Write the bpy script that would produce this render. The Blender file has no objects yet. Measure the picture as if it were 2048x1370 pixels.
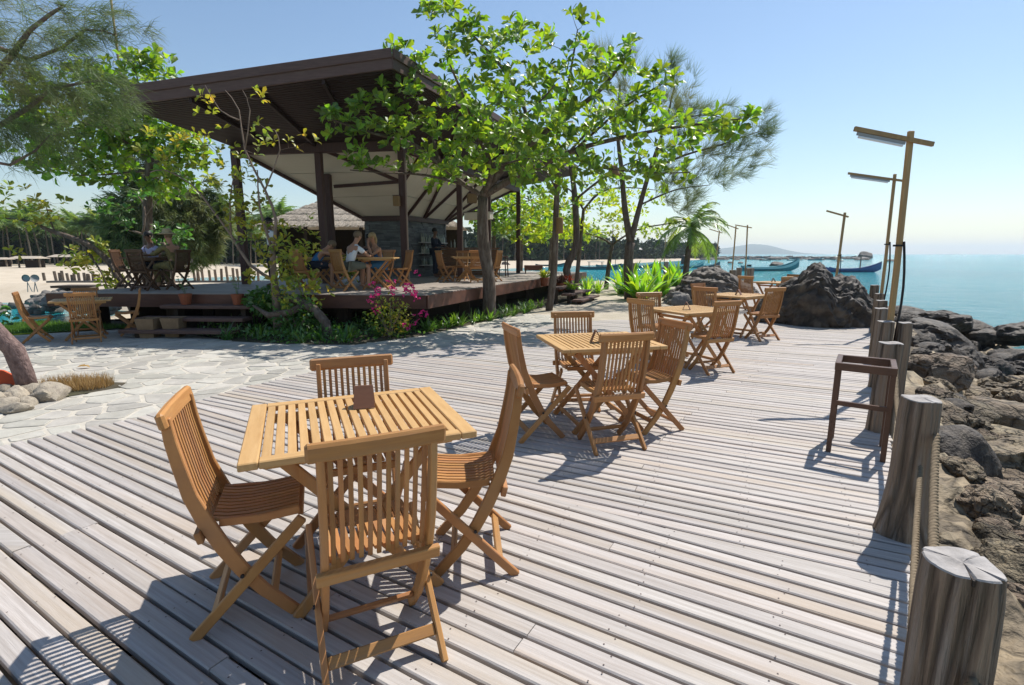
import bpy, bmesh, math, random
import numpy as np
from mathutils import Vector, Matrix, noise as mnoise
R = math.radians
rng = random.Random(7)
npr = np.random.default_rng(7)
sc = bpy.context.scene
col = sc.collection

# ------------------------------------------------------------------ camera, sky, sun
F, YH, H = 1014.0, 508.0, 1.475          # focal length in px of a 2048 px wide frame, horizon row, eye height
PITCH = math.atan((685.0 - YH) / F)
cam = bpy.data.cameras.new('camera')
cam.sensor_width = 36.0
cam.lens = F / 2048.0 * 36.0
cam.clip_start = 0.05
cam.clip_end = 30000
cam_o = bpy.data.objects.new('camera', cam)
cam_o.location = (0, 0, H)
cam_o.rotation_euler = (math.pi / 2 - PITCH, 0, 0)
col.objects.link(cam_o)
sc.camera = cam_o

SUN_DIR = Vector((0.49, 0.44, 1.0)).normalized()      # towards the sun
SUN_EL = math.asin(SUN_DIR.z)
SUN_AZ = math.atan2(SUN_DIR.x, SUN_DIR.y)
world = bpy.data.worlds.new('World')
sc.world = world
world.use_nodes = True
wn = world.node_tree
bg = wn.nodes['Background']
sky = wn.nodes.new('ShaderNodeTexSky')
sky.sky_type = 'NISHITA'
sky.sun_disc = False
sky.sun_elevation = SUN_EL
sky.sun_rotation = SUN_AZ
sky.altitude = 0
sky.air_density = 1.25
sky.dust_density = 0.3
sky.ozone_density = 3.0
wn.links.new(sky.outputs[0], bg.inputs[0])
bg.inputs[1].default_value = 0.10
sun = bpy.data.lights.new('sun', 'SUN')
sun.energy = 4.8
sun.angle = R(0.5)
sun.color = (1.0, 0.965, 0.90)
sun_o = bpy.data.objects.new('sun', sun)
sun_o.rotation_euler = SUN_DIR.to_track_quat('Z', 'Y').to_euler()
sun_o.location = SUN_DIR * 50
col.objects.link(sun_o)
vs = sc.view_settings
vs.view_transform = 'Standard'
vs.look = 'None'
vs.exposure = 0.42
vs.gamma = 1.0
vs.use_curve_mapping = False
sc.cycles.use_denoising = True
sc.cycles.max_bounces = 6
sc.cycles.diffuse_bounces = 3
sc.cycles.glossy_bounces = 2
sc.cycles.transmission_bounces = 4
sc.cycles.transparent_max_bounces = 4
sc.cycles.volume_bounces = 0

def ray(px, py):
    c, s = math.cos(PITCH), math.sin(PITCH)
    u, v = (px - 1024) / F, (685 - py) / F
    return Vector((u, c + v * s, -s + v * c))
def G(px, py, z=0.0):                       # surveyed ground point at height z
    r = ray(px, py); t = (z - H) / r.z
    return Vector((r.x * t, r.y * t, z))
def D(px, py, Y):                           # surveyed point at depth Y
    r = ray(px, py); t = Y / r.y
    return Vector((r.x * t, Y, H + r.z * t))

# ------------------------------------------------------------------ materials
def _n(nt, t, **kw):
    n = nt.nodes.new(t)
    for k, v in kw.items():
        setattr(n, k, v)
    return n
def mat(name, c1, c2=None, scale=6.0, stretch=(1, 1, 1), rough=0.7, rnd=0.0, bump=0.0, bscale=None, detail=5.0,
        trans=None, island=0.0, c3=None, c3scale=1.2, c3amt=0.5, spec=0.3, contrast=(0.3, 0.7), ior=None, metal=0.0, cracks=0.0, hue=0.0):
    m = bpy.data.materials.new(name)
    m.use_nodes = True
    nt = m.node_tree
    L = nt.links.new
    b = nt.nodes['Principled BSDF']
    b.inputs['Roughness'].default_value = rough
    b.inputs['Specular IOR Level'].default_value = spec
    b.inputs['Metallic'].default_value = metal
    tc = _n(nt, 'ShaderNodeTexCoord')
    oi = _n(nt, 'ShaderNodeObjectInfo')
    mp = _n(nt, 'ShaderNodeMapping')
    mp.inputs['Scale'].default_value = stretch
    L(tc.outputs['Object'], mp.inputs['Vector'])
    off = _n(nt, 'ShaderNodeVectorMath', operation='ADD')
    L(mp.outputs[0], off.inputs[0])
    mul = _n(nt, 'ShaderNodeMath', operation='MULTIPLY')
    mul.inputs[1].default_value = 37.0
    L(oi.outputs['Random'], mul.inputs[0])
    L(mul.outputs[0], off.inputs[1])
    if c2 is not None:
        nz = _n(nt, 'ShaderNodeTexNoise')
        nz.inputs['Scale'].default_value = scale
        nz.inputs['Detail'].default_value = detail
        nz.inputs['Roughness'].default_value = 0.62
        L(off.outputs[0], nz.inputs['Vector'])
        rp = _n(nt, 'ShaderNodeMapRange')
        rp.inputs[1].default_value, rp.inputs[2].default_value = contrast
        L(nz.outputs[0], rp.inputs[0])
        mx = _n(nt, 'ShaderNodeMix', data_type='RGBA')
        mx.inputs[6].default_value = (*c1, 1)
        mx.inputs[7].default_value = (*c2, 1)
        L(rp.outputs[0], mx.inputs[0])
        out = mx.outputs[2]
        if c3 is not None:
            n3 = _n(nt, 'ShaderNodeTexNoise')
            n3.inputs['Scale'].default_value = c3scale
            n3.inputs['Detail'].default_value = 4
            L(off.outputs[0], n3.inputs['Vector'])
            r3 = _n(nt, 'ShaderNodeMapRange')
            r3.inputs[1].default_value, r3.inputs[2].default_value, r3.inputs[4].default_value = 0.48, 0.68, c3amt
            L(n3.outputs[0], r3.inputs[0])
            m3 = _n(nt, 'ShaderNodeMix', data_type='RGBA')
            m3.inputs[7].default_value = (*c3, 1)
            L(out, m3.inputs[6]); L(r3.outputs[0], m3.inputs[0])
            out = m3.outputs[2]
    else:
        rgb = _n(nt, 'ShaderNodeRGB')
        rgb.outputs[0].default_value = (*c1, 1)
        out = rgb.outputs[0]
    if rnd or island:
        hs = _n(nt, 'ShaderNodeHueSaturation')
        mr = _n(nt, 'ShaderNodeMapRange')
        a = island or rnd
        mr.inputs[3].default_value, mr.inputs[4].default_value = 1 - a, 1 + a
        if island:
            ge = _n(nt, 'ShaderNodeNewGeometry')
            L(ge.outputs['Random Per Island'], mr.inputs[0])
        else:
            L(oi.outputs['Random'], mr.inputs[0])
        L(mr.outputs[0], hs.inputs['Value'])
        if hue:
            mh = _n(nt, 'ShaderNodeMapRange')
            mh.inputs[3].default_value, mh.inputs[4].default_value = 0.5 - hue, 0.5 + hue
            wn_ = _n(nt, 'ShaderNodeTexWhiteNoise', noise_dimensions='1D')
            L(mr.inputs[0].links[0].from_socket, wn_.inputs['W'])
            L(wn_.outputs['Value'], mh.inputs[0]); L(mh.outputs[0], hs.inputs['Hue'])
        L(out, hs.inputs['Color'])
        out = hs.outputs[0]
    L(out, b.inputs['Base Color'])
    if cracks:
        vo = _n(nt, 'ShaderNodeTexVoronoi', feature='DISTANCE_TO_EDGE')
        vo.inputs['Scale'].default_value = cracks
        wz = _n(nt, 'ShaderNodeTexNoise'); wz.inputs['Scale'].default_value = cracks * .9; wz.inputs['Detail'].default_value = 5
        L(off.outputs[0], wz.inputs['Vector'])
        wm = _n(nt, 'ShaderNodeMix', data_type='VECTOR'); wm.inputs[0].default_value = .35
        L(off.outputs[0], wm.inputs[4]); L(wz.outputs['Color'], wm.inputs[5]); L(wm.outputs[1], vo.inputs['Vector'])
        cr = _n(nt, 'ShaderNodeMapRange'); cr.inputs[1].default_value = 0.0; cr.inputs[2].default_value = .09; cr.inputs[3].default_value = .4; cr.inputs[4].default_value = 1.0
        L(vo.outputs['Distance'], cr.inputs[0])
        cm = _n(nt, 'ShaderNodeMix', data_type='RGBA', blend_type='MULTIPLY'); cm.inputs[0].default_value = 1.0
        L(out, cm.inputs[6]); L(cr.outputs[0], cm.inputs[7]); L(cm.outputs[2], b.inputs['Base Color'])
        out = cm.outputs[2]
    if bump:
        nb = _n(nt, 'ShaderNodeTexNoise')
        nb.inputs['Scale'].default_value = bscale or scale * 2
        nb.inputs['Detail'].default_value = 6
        L(off.outputs[0], nb.inputs['Vector'])
        bp = _n(nt, 'ShaderNodeBump')
        bp.inputs['Strength'].default_value = bump
        bp.inputs['Distance'].default_value = 0.02
        if cracks:
            ah = _n(nt, 'ShaderNodeMath', operation='ADD'); L(nb.outputs[0], ah.inputs[0]); L(cr.outputs[0], ah.inputs[1]); L(ah.outputs[0], bp.inputs['Height'])
            bp.inputs['Distance'].default_value = 0.035
        else: L(nb.outputs[0], bp.inputs['Height'])
        L(bp.outputs[0], b.inputs['Normal'])
    if trans is not None:
        tr = _n(nt, 'ShaderNodeBsdfTranslucent')
        tm = _n(nt, 'ShaderNodeMix', data_type='RGBA', blend_type='MULTIPLY')
        tm.inputs[0].default_value = 1.0
        tm.inputs[7].default_value = (*trans, 1)
        L(out, tm.inputs[6]); L(tm.outputs[2], tr.inputs['Color'])
        ad = _n(nt, 'ShaderNodeAddShader')
        L(b.outputs[0], ad.inputs[0]); L(tr.outputs[0], ad.inputs[1])
        L(ad.outputs[0], nt.nodes['Material Output'].inputs['Surface'])
    return m

M = {}
M['deck'] = mat('weathered_deck', (0.475, 0.435, 0.405), (0.335, 0.295, 0.265), 5, (0.5, 14, 6), 0.62, rnd=0.12, bump=0.18, bscale=30, c3=(0.37, 0.29, 0.21), c3scale=0.45, c3amt=0.6, hue=0.007, spec=0.25)
M['deck_under'] = mat('joist_wood', (0.07, 0.055, 0.045), (0.04, 0.03, 0.025), 8)
M['nail'] = mat('rusty_nail', (0.10, 0.07, 0.06), rough=0.6)
M['teak_x'] = mat('teak_across', (0.42, 0.205, 0.072), (0.31, 0.13, 0.042), 5, (1.0, 12, 12), 0.5, rnd=0.16, c3=(0.36, 0.225, 0.12), c3scale=2.5, c3amt=0.45, hue=0.006, bump=0.06, bscale=25)
M['teak_z'] = mat('teak_along', (0.42, 0.205, 0.072), (0.31, 0.13, 0.042), 5, (12, 1.0, 1.0), 0.5, rnd=0.16, c3=(0.36, 0.225, 0.12), c3scale=2.5, c3amt=0.45, hue=0.006, bump=0.06, bscale=25)
M['teak_top_y'] = mat('teak_top', (0.53, 0.33, 0.145), (0.44, 0.255, 0.10), 5, (10, 1, 6), 0.5, rnd=0.07, bump=0.05, bscale=25)
M['teak_top_x'] = mat('teak_top_rail', (0.53, 0.33, 0.145), (0.44, 0.255, 0.10), 5, (1, 10, 6), 0.5, rnd=0.07, bump=0.05, bscale=25)
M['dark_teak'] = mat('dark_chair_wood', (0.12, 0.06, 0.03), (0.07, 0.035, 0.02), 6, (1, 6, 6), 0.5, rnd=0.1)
M['stool'] = mat('stained_stool_wood', (0.12, 0.06, 0.036), (0.08, 0.04, 0.026), 7, (1, 1, 1), 0.42, rnd=0.08)
M['log'] = mat('weathered_log', (0.31, 0.23, 0.165), (0.145, 0.103, 0.072), 1.6, (26, 26, 1.3), 0.85, rnd=0.08, bump=0.9, bscale=2.4, cracks=.55, c3=(0.36, 0.315, 0.275), c3scale=1.6, c3amt=0.55)
M['log_end'] = mat('log_end_grain', (0.40, 0.37, 0.35), (0.24, 0.215, 0.195), 16, (1, 1, 1), 0.8, bump=0.3, bscale=40)
M['crack'] = mat('dark_crack', (0.03, 0.022, 0.018))
M['rope'] = mat('hemp_rope', (0.22, 0.165, 0.105), (0.13, 0.098, 0.062), 60, rough=0.9, rnd=0.05)
M['bamboo'] = mat('pale_pole_wood', (0.42, 0.27, 0.125), (0.31, 0.19, 0.085), 5, (6, 6, 0.6), 0.55, rnd=0.12)
M['cable'] = mat('black_cable', (0.015, 0.015, 0.018), rough=0.5)
M['tube_white'] = mat('fluorescent_tube', (0.75, 0.76, 0.78), rough=0.3)
M['stone'] = mat('paving_stone', (0.41, 0.385, 0.34), (0.31, 0.29, 0.255), 6, (1, 1, 1), 0.85, rnd=0.2, bump=0.35, bscale=22, c3=(0.45, 0.42, 0.36), c3scale=2.2, c3amt=0.7, hue=0.012)
M['mortar'] = mat('pale_mortar', (0.52, 0.475, 0.405), (0.42, 0.38, 0.32), 9, rough=0.9, bump=0.3)
M['sand'] = mat('sand', (0.46, 0.40, 0.32), (0.36, 0.31, 0.24), 3, rough=0.95, bump=0.6, bscale=18, c3=(0.24, 0.21, 0.15), c3scale=0.7, c3amt=0.6)
M['soil'] = mat('garden_soil', (0.085, 0.068, 0.045), (0.05, 0.042, 0.028), 5, rough=0.95, bump=0.6, bscale=20, c3=(0.05, 0.06, 0.025), c3scale=1.5)
M['rock_dark'] = mat('dark_rock', (0.07, 0.053, 0.041), (0.02, 0.016, 0.013), 5.5, rough=0.7, bump=1.0, bscale=18, c3=(0.17, 0.135, 0.10), c3scale=4.0, c3amt=0.6, spec=0.4)
M['rock'] = mat('shore_rock', (0.28, 0.21, 0.135), (0.085, 0.064, 0.045), 3.4, rough=0.75, rnd=0.3, bump=1.0, bscale=15, cracks=2.6, c3=(0.34, 0.275, 0.185), c3scale=2.0, c3amt=0.6, hue=0.012)
M['rock_grey'] = mat('grey_rock', (0.21, 0.19, 0.17), (0.11, 0.10, 0.09), 3, rough=0.8, rnd=0.15, bump=0.8, bscale=12)
M['rock_pale'] = mat('pale_edging_rock', (0.42, 0.36, 0.28), (0.27, 0.23, 0.18), 4, rough=0.85, rnd=0.2, bump=0.7, bscale=14, c3=(0.16, 0.13, 0.11), c3scale=3)
M['roof_dark'] = mat('dark_roof_timber', (0.036, 0.018, 0.015), (0.024, 0.013, 0.011), 4, (0.6, 8, 8), 0.6, rnd=0.1)
M['fascia'] = mat('fascia_timber', (0.13, 0.077, 0.064), (0.085, 0.048, 0.041), 4, (0.8, 8, 8), 0.55, rnd=0.1)
M['column'] = mat('column_timber', (0.085, 0.04, 0.033), (0.055, 0.026, 0.022), 5, (8, 8, 0.7), 0.55, rnd=0.12)
M['strip'] = mat('column_cover_strip', (0.30, 0.21, 0.165), (0.23, 0.155, 0.12), 5, (8, 8, 0.7), 0.6)
M['cream'] = mat('cream_ceiling_board', (0.66, 0.58, 0.47), (0.58, 0.50, 0.40), 0.8, (0.5, 3, 3), 0.7)
M['slate'] = mat('stacked_slate', (0.15, 0.15, 0.15), (0.09, 0.092, 0.095), 4, rough=0.8, island=0.3, bump=0.5, bscale=20)
M['floor'] = mat('pavilion_floor_wood', (0.36, 0.31, 0.265), (0.26, 0.215, 0.18), 5, (1, 1, 1), 0.6, island=0.15)
M['redwood'] = mat('red_brown_edge_board', (0.13, 0.055, 0.036), (0.07, 0.03, 0.022), 3, (0.7, 3, 3), 0.5, c3=(0.20, 0.08, 0.045), c3scale=1.5)
M['step'] = mat('step_timber', (0.14, 0.082, 0.066), (0.09, 0.052, 0.042), 4, (1, 6, 6), 0.65)
M['bar'] = mat('bar_front_wood', (0.17, 0.075, 0.032), (0.10, 0.043, 0.02), 4, (1, 8, 8), 0.5, rnd=0.1)
M['terracotta'] = mat('terracotta', (0.30, 0.095, 0.045), (0.22, 0.066, 0.032), 6, rough=0.8)
M['clay'] = mat('tan_clay_pot', (0.28, 0.19, 0.11), (0.2, 0.13, 0.075), 6, rough=0.85)
M['thatch'] = mat('palm_thatch', (0.52, 0.45, 0.36), (0.26, 0.21, 0.16), 7, (3, 3, 1), 0.95, bump=0.9, bscale=25, island=0.25)
M['hutwall'] = mat('dark_woven_wall', (0.07, 0.05, 0.035), (0.035, 0.025, 0.02), 6, (8, 8, 1), 0.9)
M['bark'] = mat('grey_brown_bark', (0.15, 0.11, 0.085), (0.07, 0.05, 0.04), 7, (4, 4, 1), 0.9, bump=0.8, bscale=18, c3=(0.22, 0.19, 0.16), c3scale=3, c3amt=0.6)
M['bark_pink'] = mat('rough_pinkish_bark', (0.27, 0.185, 0.165), (0.11, 0.07, 0.065), 14, (2, 2, 1), 0.9, bump=1.0, bscale=30)
M['twig'] = mat('bare_twig_bark', (0.27, 0.2, 0.155), (0.15, 0.105, 0.08), 8, rough=0.85)
M['leaf'] = mat('sea_almond_leaf', (0.088, 0.138, 0.016), (0.055, 0.1, 0.014), 3, rough=0.45, island=0.6, hue=0.03, trans=(2.0, 1.85, 0.45), spec=0.38)
M['leaf_lime'] = mat('light_green_leaf', (0.13, 0.185, 0.02), (0.09, 0.15, 0.018), 2, rough=0.4, island=0.35, hue=0.02, trans=(2.2, 1.9, 0.5), c3=(0.25, 0.2, 0.03), c3scale=0.8, c3amt=0.3)
M['leaf_dark'] = mat('dark_glossy_leaf', (0.045, 0.105, 0.02), (0.03, 0.075, 0.016), 3, rough=0.35, island=0.35, hue=0.02, trans=(1.5, 1.5, 0.6), spec=0.5)
M['leaf_yel'] = mat('yellowing_leaf', (0.15, 0.17, 0.025), (0.09, 0.13, 0.02), 2, rough=0.4, island=0.4, hue=0.04, trans=(1.7, 1.5, 0.6), c3=(0.30, 0.17, 0.02), c3scale=1.5, c3amt=0.35)
M['needle'] = mat('casuarina_needle', (0.075, 0.10, 0.042), (0.045, 0.065, 0.03), 1.5, rough=0.6, island=0.35, trans=(1.1, 1.15, 0.6), c3=(0.15, 0.13, 0.07), c3scale=0.8, c3amt=0.6)
M['frond'] = mat('palm_frond', (0.075, 0.125, 0.03), (0.045, 0.085, 0.022), 2, rough=0.45, island=0.3, trans=(1.4, 1.4, 0.6), c3=(0.16, 0.15, 0.05), c3scale=0.6)
M['lily'] = mat('lily_leaf', (0.07, 0.13, 0.022), (0.045, 0.09, 0.018), 2, rough=0.35, island=0.3, hue=0.02, trans=(1.7, 1.6, 0.5), spec=0.5, rnd=0.0)
M['bigleaf'] = mat('broad_strap_leaf', (0.12, 0.23, 0.025), (0.075, 0.165, 0.02), 2, rough=0.33, rnd=0.3, hue=0.03, trans=(1.8, 1.55, 0.4), spec=0.5)
M['grass'] = mat('green_grass', (0.07, 0.13, 0.025), (0.05, 0.1, 0.02), 2, rough=0.6, island=0.3, trans=(1.2, 1.2, 0.5))
M['drygrass'] = mat('dry_grass', (0.30, 0.2, 0.09), (0.2, 0.14, 0.06), 2, rough=0.8, island=0.3, trans=(0.7, 0.6, 0.4))
M['pink'] = mat('magenta_bracts', (0.48, 0.022, 0.14), (0.36, 0.02, 0.14), 3, rough=0.5, island=0.3, trans=(0.8, 0.5, 0.7))
M['forest'] = mat('far_foliage', (0.05, 0.075, 0.028), (0.03, 0.05, 0.02), 0.3, rough=0.8, island=0.4, hue=0.02)
M['farwood'] = mat('far_trunk', (0.16, 0.13, 0.1), rough=0.9)
M['hill'] = mat('far_hill', (0.06, 0.08, 0.045), (0.045, 0.06, 0.035), 0.01, rough=0.95)
M['skin'] = mat('tanned_skin', (0.42, 0.22, 0.14), (0.37, 0.19, 0.115), 6, rough=0.5)
M['skin_dark'] = mat('brown_skin', (0.16, 0.08, 0.05), (0.13, 0.065, 0.04), 6, rough=0.5)
M['white_cloth'] = mat('white_cotton', (0.72, 0.73, 0.74), (0.66, 0.67, 0.69), 5, rough=0.9, bump=0.4, bscale=12)
M['blue_cloth'] = mat('blue_cotton', (0.04, 0.16, 0.32), (0.03, 0.12, 0.26), 5, rough=0.9)
M['navy_cloth'] = mat('navy_cotton', (0.018, 0.022, 0.035), rough=0.9)
M['olive_cloth'] = mat('olive_cotton', (0.15, 0.15, 0.115), (0.12, 0.12, 0.09), 5, rough=0.9)
M['lavender_cloth'] = mat('lavender_cotton', (0.36, 0.36, 0.5), (0.3, 0.3, 0.42), 5, rough=0.9)
M['check_cloth'] = mat('yellow_green_print', (0.26, 0.2, 0.07), (0.10, 0.10, 0.05), 22, rough=0.9)
M['straw'] = mat('straw_hat', (0.42, 0.33, 0.19), (0.34, 0.26, 0.15), 20, rough=0.9)
M['hair_blond'] = mat('blond_hair', (0.36, 0.25, 0.12), (0.24, 0.16, 0.075), 20, rough=0.6)
M['hair_brown'] = mat('light_brown_hair', (0.20, 0.135, 0.08), (0.13, 0.085, 0.05), 20, rough=0.6)
M['hair_black'] = mat('black_hair', (0.012, 0.01, 0.01), rough=0.5)
M['glass_bottle'] = mat('bottle_glass', (0.25, 0.28, 0.24), rough=0.15, rnd=0.6, hue=0.1, spec=0.7)
M['shelf'] = mat('pale_shelf', (0.45, 0.42, 0.38), rough=0.6)
M['teal'] = mat('teal_boat_paint', (0.05, 0.24, 0.27), (0.035, 0.17, 0.2), 2, rough=0.5)
M['bluepaint'] = mat('blue_boat_paint', (0.04, 0.10, 0.26), (0.03, 0.07, 0.18), 2, rough=0.5)
M['darkboat'] = mat('dark_boat_paint', (0.05, 0.085, 0.1), (0.03, 0.05, 0.06), 2, rough=0.6, rnd=0.3)
M['paleboat'] = mat('pale_boat_stripe', (0.35, 0.5, 0.5), rough=0.5)
M['orange'] = mat('orange_red_cloth', (0.50, 0.085, 0.03), (0.42, 0.07, 0.025), 4, rough=0.8)
M['lampshade'] = mat('woven_lampshade', (0.26, 0.16, 0.075), (0.18, 0.11, 0.05), 30, (1, 1, 4), 0.85)
M['pale_box'] = mat('pale_light_box', (0.60, 0.53, 0.42), (0.55, 0.48, 0.38), 3, rough=0.6)
M['menu'] = mat('menu_stand_wood', (0.20, 0.095, 0.055), (0.15, 0.07, 0.04), 8, (1, 6, 1), 0.5)
M['greypaint'] = mat('grey_metal', (0.30, 0.30, 0.30), rough=0.5)
M['bluegrey'] = mat('blue_grey_sheet', (0.36, 0.40, 0.45), rough=0.5)
M['ceramic'] = mat('white_ceramic', (0.75, 0.75, 0.74), rough=0.25)

# ------------------------------------------------------------------ mesh helpers
class MB:
    def __init__(s): s.v = []; s.f = []; s.mi = []
    def add(s, vs_, fs, mi=0):
        o = len(s.v); s.v.extend([tuple(x) for x in vs_])
        s.f.extend([tuple(i + o for i in f) for f in fs]); s.mi.extend([mi] * len(fs))
        return s
    def box(s, c, size, rot=None, mi=0):
        c = Vector(c); hx, hy, hz = size[0] / 2, size[1] / 2, size[2] / 2
        vv = [Vector((x * hx, y * hy, z * hz)) for z in (-1, 1) for y in (-1, 1) for x in (-1, 1)]
        if rot is not None: vv = [rot @ v for v in vv]
        return s.add([v + c for v in vv], [(0, 2, 3, 1), (4, 5, 7, 6), (0, 1, 5, 4), (2, 6, 7, 3), (0, 4, 6, 2), (1, 3, 7, 5)], mi)
    def bar(s, p, q, w, t, side=(1, 0, 0), mi=0):        # w along side, t across
        return s.sweep([p, q], w, t, side, mi)
    def sweep(s, pts, w, t, side=(1, 0, 0), mi=0, ws=None):
        pts = [Vector(p) for p in pts]; side = Vector(side).normalized(); n = len(pts); vv = []
        for i, p in enumerate(pts):
            d = (pts[min(i + 1, n - 1)] - pts[max(i - 1, 0)]).normalized()
            a = (side - d * side.dot(d)).normalized(); b = d.cross(a)
            tt = ws[i] if ws else t
            for x, y in ((-1, -1), (1, -1), (1, 1), (-1, 1)):
                vv.append(p + a * (x * w / 2) + b * (y * tt / 2))
        ff = [(3, 2, 1, 0), tuple(4 * (n - 1) + k for k in range(4))]
        for i in range(n - 1):
            for k in range(4):
                k2 = (k + 1) % 4
                ff.append((4 * i + k, 4 * i + k2, 4 * i + 4 + k2, 4 * i + 4 + k))
        return s.add(vv, ff, mi)
    def tube(s, pts, radii, n=6, cap=True, mi=0):
        pts = [Vector(p) for p in pts]; m = len(pts)
        if not hasattr(radii, '__len__'): radii = [radii] * m
        vv = []; a = None
        for i, p in enumerate(pts):
            d = (pts[min(i + 1, m - 1)] - pts[max(i - 1, 0)])
            if d.length < 1e-9: d = Vector((0, 0, 1))
            d.normalize()
            if a is None: a = d.orthogonal().normalized()
            a = (a - d * a.dot(d))
            a = a.normalized() if a.length > 1e-6 else d.orthogonal().normalized()
            b = d.cross(a)
            for k in range(n):
                th = 2 * math.pi * k / n
                vv.append(p + (a * math.cos(th) + b * math.sin(th)) * radii[i])
        ff = []
        for i in range(m - 1):
            for k in range(n):
                k2 = (k + 1) % n
                ff.append((i * n + k, i * n + k2, i * n + n + k2, i * n + n + k))
        if cap: ff += [tuple(range(n - 1, -1, -1)), tuple((m - 1) * n + k for k in range(n))]
        return s.add(vv, ff, mi)
    def lathe(s, prof, n=16, c=(0, 0, 0), mi=0):
        c = Vector(c); m = len(prof); vv = []
        for r, z in prof:
            for k in range(n):
                th = 2 * math.pi * k / n
                vv.append(c + Vector((r * math.cos(th), r * math.sin(th), z)))
        ff = [(i * n + k, i * n + (k + 1) % n, i * n + n + (k + 1) % n, i * n + n + k) for i in range(m - 1) for k in range(n)]
        ff += [tuple(range(n - 1, -1, -1)), tuple((m - 1) * n + k for k in range(n))]
        return s.add(vv, ff, mi)
    def prism(s, poly, z0, z1, mi=0):                    # poly counter-clockwise xy
        n = len(poly)
        vv = [(x, y, z0) for x, y in poly] + [(x, y, z1) for x, y in poly]
        ff = [tuple(range(n - 1, -1, -1)), tuple(range(n, 2 * n))] + [(k, (k + 1) % n, n + (k + 1) % n, n + k) for k in range(n)]
        return s.add(vv, ff, mi)
    def ball(s, c, r, n=8, m=5, mi=0):
        prof = [(max(1e-3, math.sin(math.pi * i / m)) * 1.0, -math.cos(math.pi * i / m)) for i in range(m + 1)]
        o = len(s.v); s.lathe(prof, n, (0, 0, 0), mi)
        r = r if hasattr(r, '__len__') else (r, r, r)
        for i in range(o, len(s.v)):
            x, y, z = s.v[i]; s.v[i] = (c[0] + x * r[0], c[1] + y * r[1], c[2] + z * r[2])
        return s
    def mesh(s, name, mats, smooth=False, bevel=0.0):
        me = bpy.data.meshes.new(name); me.from_pydata(s.v, [], s.f)
        for m in (mats if isinstance(mats, (list, tuple)) else [mats]): me.materials.append(m)
        if any(s.mi): me.polygons.foreach_set('material_index', s.mi)
        if bevel:
            bm = bmesh.new(); bm.from_mesh(me)
            bmesh.ops.bevel(bm, geom=bm.edges[:], offset=bevel, segments=1, affect='EDGES', clamp_overlap=True)
            bm.to_mesh(me); bm.free()
        if smooth: me.polygons.foreach_set('use_smooth', [True] * len(me.polygons))
        me.update()
        return me
    def build(s, name, mats, parent=None, smooth=False, bevel=0.0, kind=None):
        return obj(name, s.mesh(name, mats, smooth, bevel), parent, kind)

def obj(name, data, parent=None, kind=None):
    o = bpy.data.objects.new(name, data); col.objects.link(o)
    if parent is not None: o.parent = parent
    if kind: o['kind'] = kind
    return o
def tag(o, label=None, cat=None, group=None, kind=None):
    if label: o['label'] = label
    if cat: o['category'] = cat
    if group: o['group'] = group
    if kind: o['kind'] = kind
    return o
def thing(name, loc, label, cat, rz=0.0, group=None, scale=1.0):
    o = bpy.data.objects.new(name, None); col.objects.link(o)
    o.empty_display_size = 0.1
    o.location = loc; o.rotation_euler = (0, 0, rz); o.scale = (scale,) * 3
    return tag(o, label, cat, group)
def kids(root):
    d = {}
    for o in col.objects:
        if o.parent is not None: d.setdefault(o.parent.name, []).append(o)
    return d
def copy_tree(o, d, parent=None):
    c = o.copy(); col.objects.link(c); c.parent = parent
    for ch in d.get(o.name, []): copy_tree(ch, d, c)
    return c
def in_poly(x, y, poly):
    r = False; n = len(poly)
    for i in range(n):
        x1, y1 = poly[i]; x2, y2 = poly[(i + 1) % n]
        if (y1 > y) != (y2 > y) and x < (x2 - x1) * (y - y1) / (y2 - y1) + x1: r = not r
    return r
def sheet(name, poly, z, m, kind='structure'):
    me = bpy.data.meshes.new(name); bm = bmesh.new()
    f = bm.faces.new([bm.verts.new((x, y, z)) for x, y in poly])
    bmesh.ops.triangulate(bm, faces=[f]); bmesh.ops.recalc_face_normals(bm, faces=bm.faces[:])
    bm.to_mesh(me); bm.free()
    me.materials.append(m)
    if me.polygons[0].normal.z < 0: me.flip_normals()
    return obj(name, me, None, kind)
def poly_sd(P, poly):                                    # signed distance, positive inside (numpy Nx2)
    P = np.asarray(P, float); d = np.full(len(P), 1e18); ins = np.zeros(len(P), bool); n = len(poly)
    for i in range(n):
        a = np.array(poly[i], float); b = np.array(poly[(i + 1) % n], float); e = b - a
        w = P - a; t = np.clip((w @ e) / (e @ e), 0, 1)
        q = w - t[:, None] * e; d = np.minimum(d, (q * q).sum(1))
        if a[1] != b[1]:
            cnd = (a[1] > P[:, 1]) != (b[1] > P[:, 1])
            xi = (b[0] - a[0]) * (P[:, 1] - a[1]) / (b[1] - a[1]) + a[0]
            ins ^= cnd & (P[:, 0] < xi)
    d = np.sqrt(d)
    return np.where(ins, d, -d)
def fbm(p, o=4):
    return mnoise.fractal(Vector(p), 1.0, 2.0, o)
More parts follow.
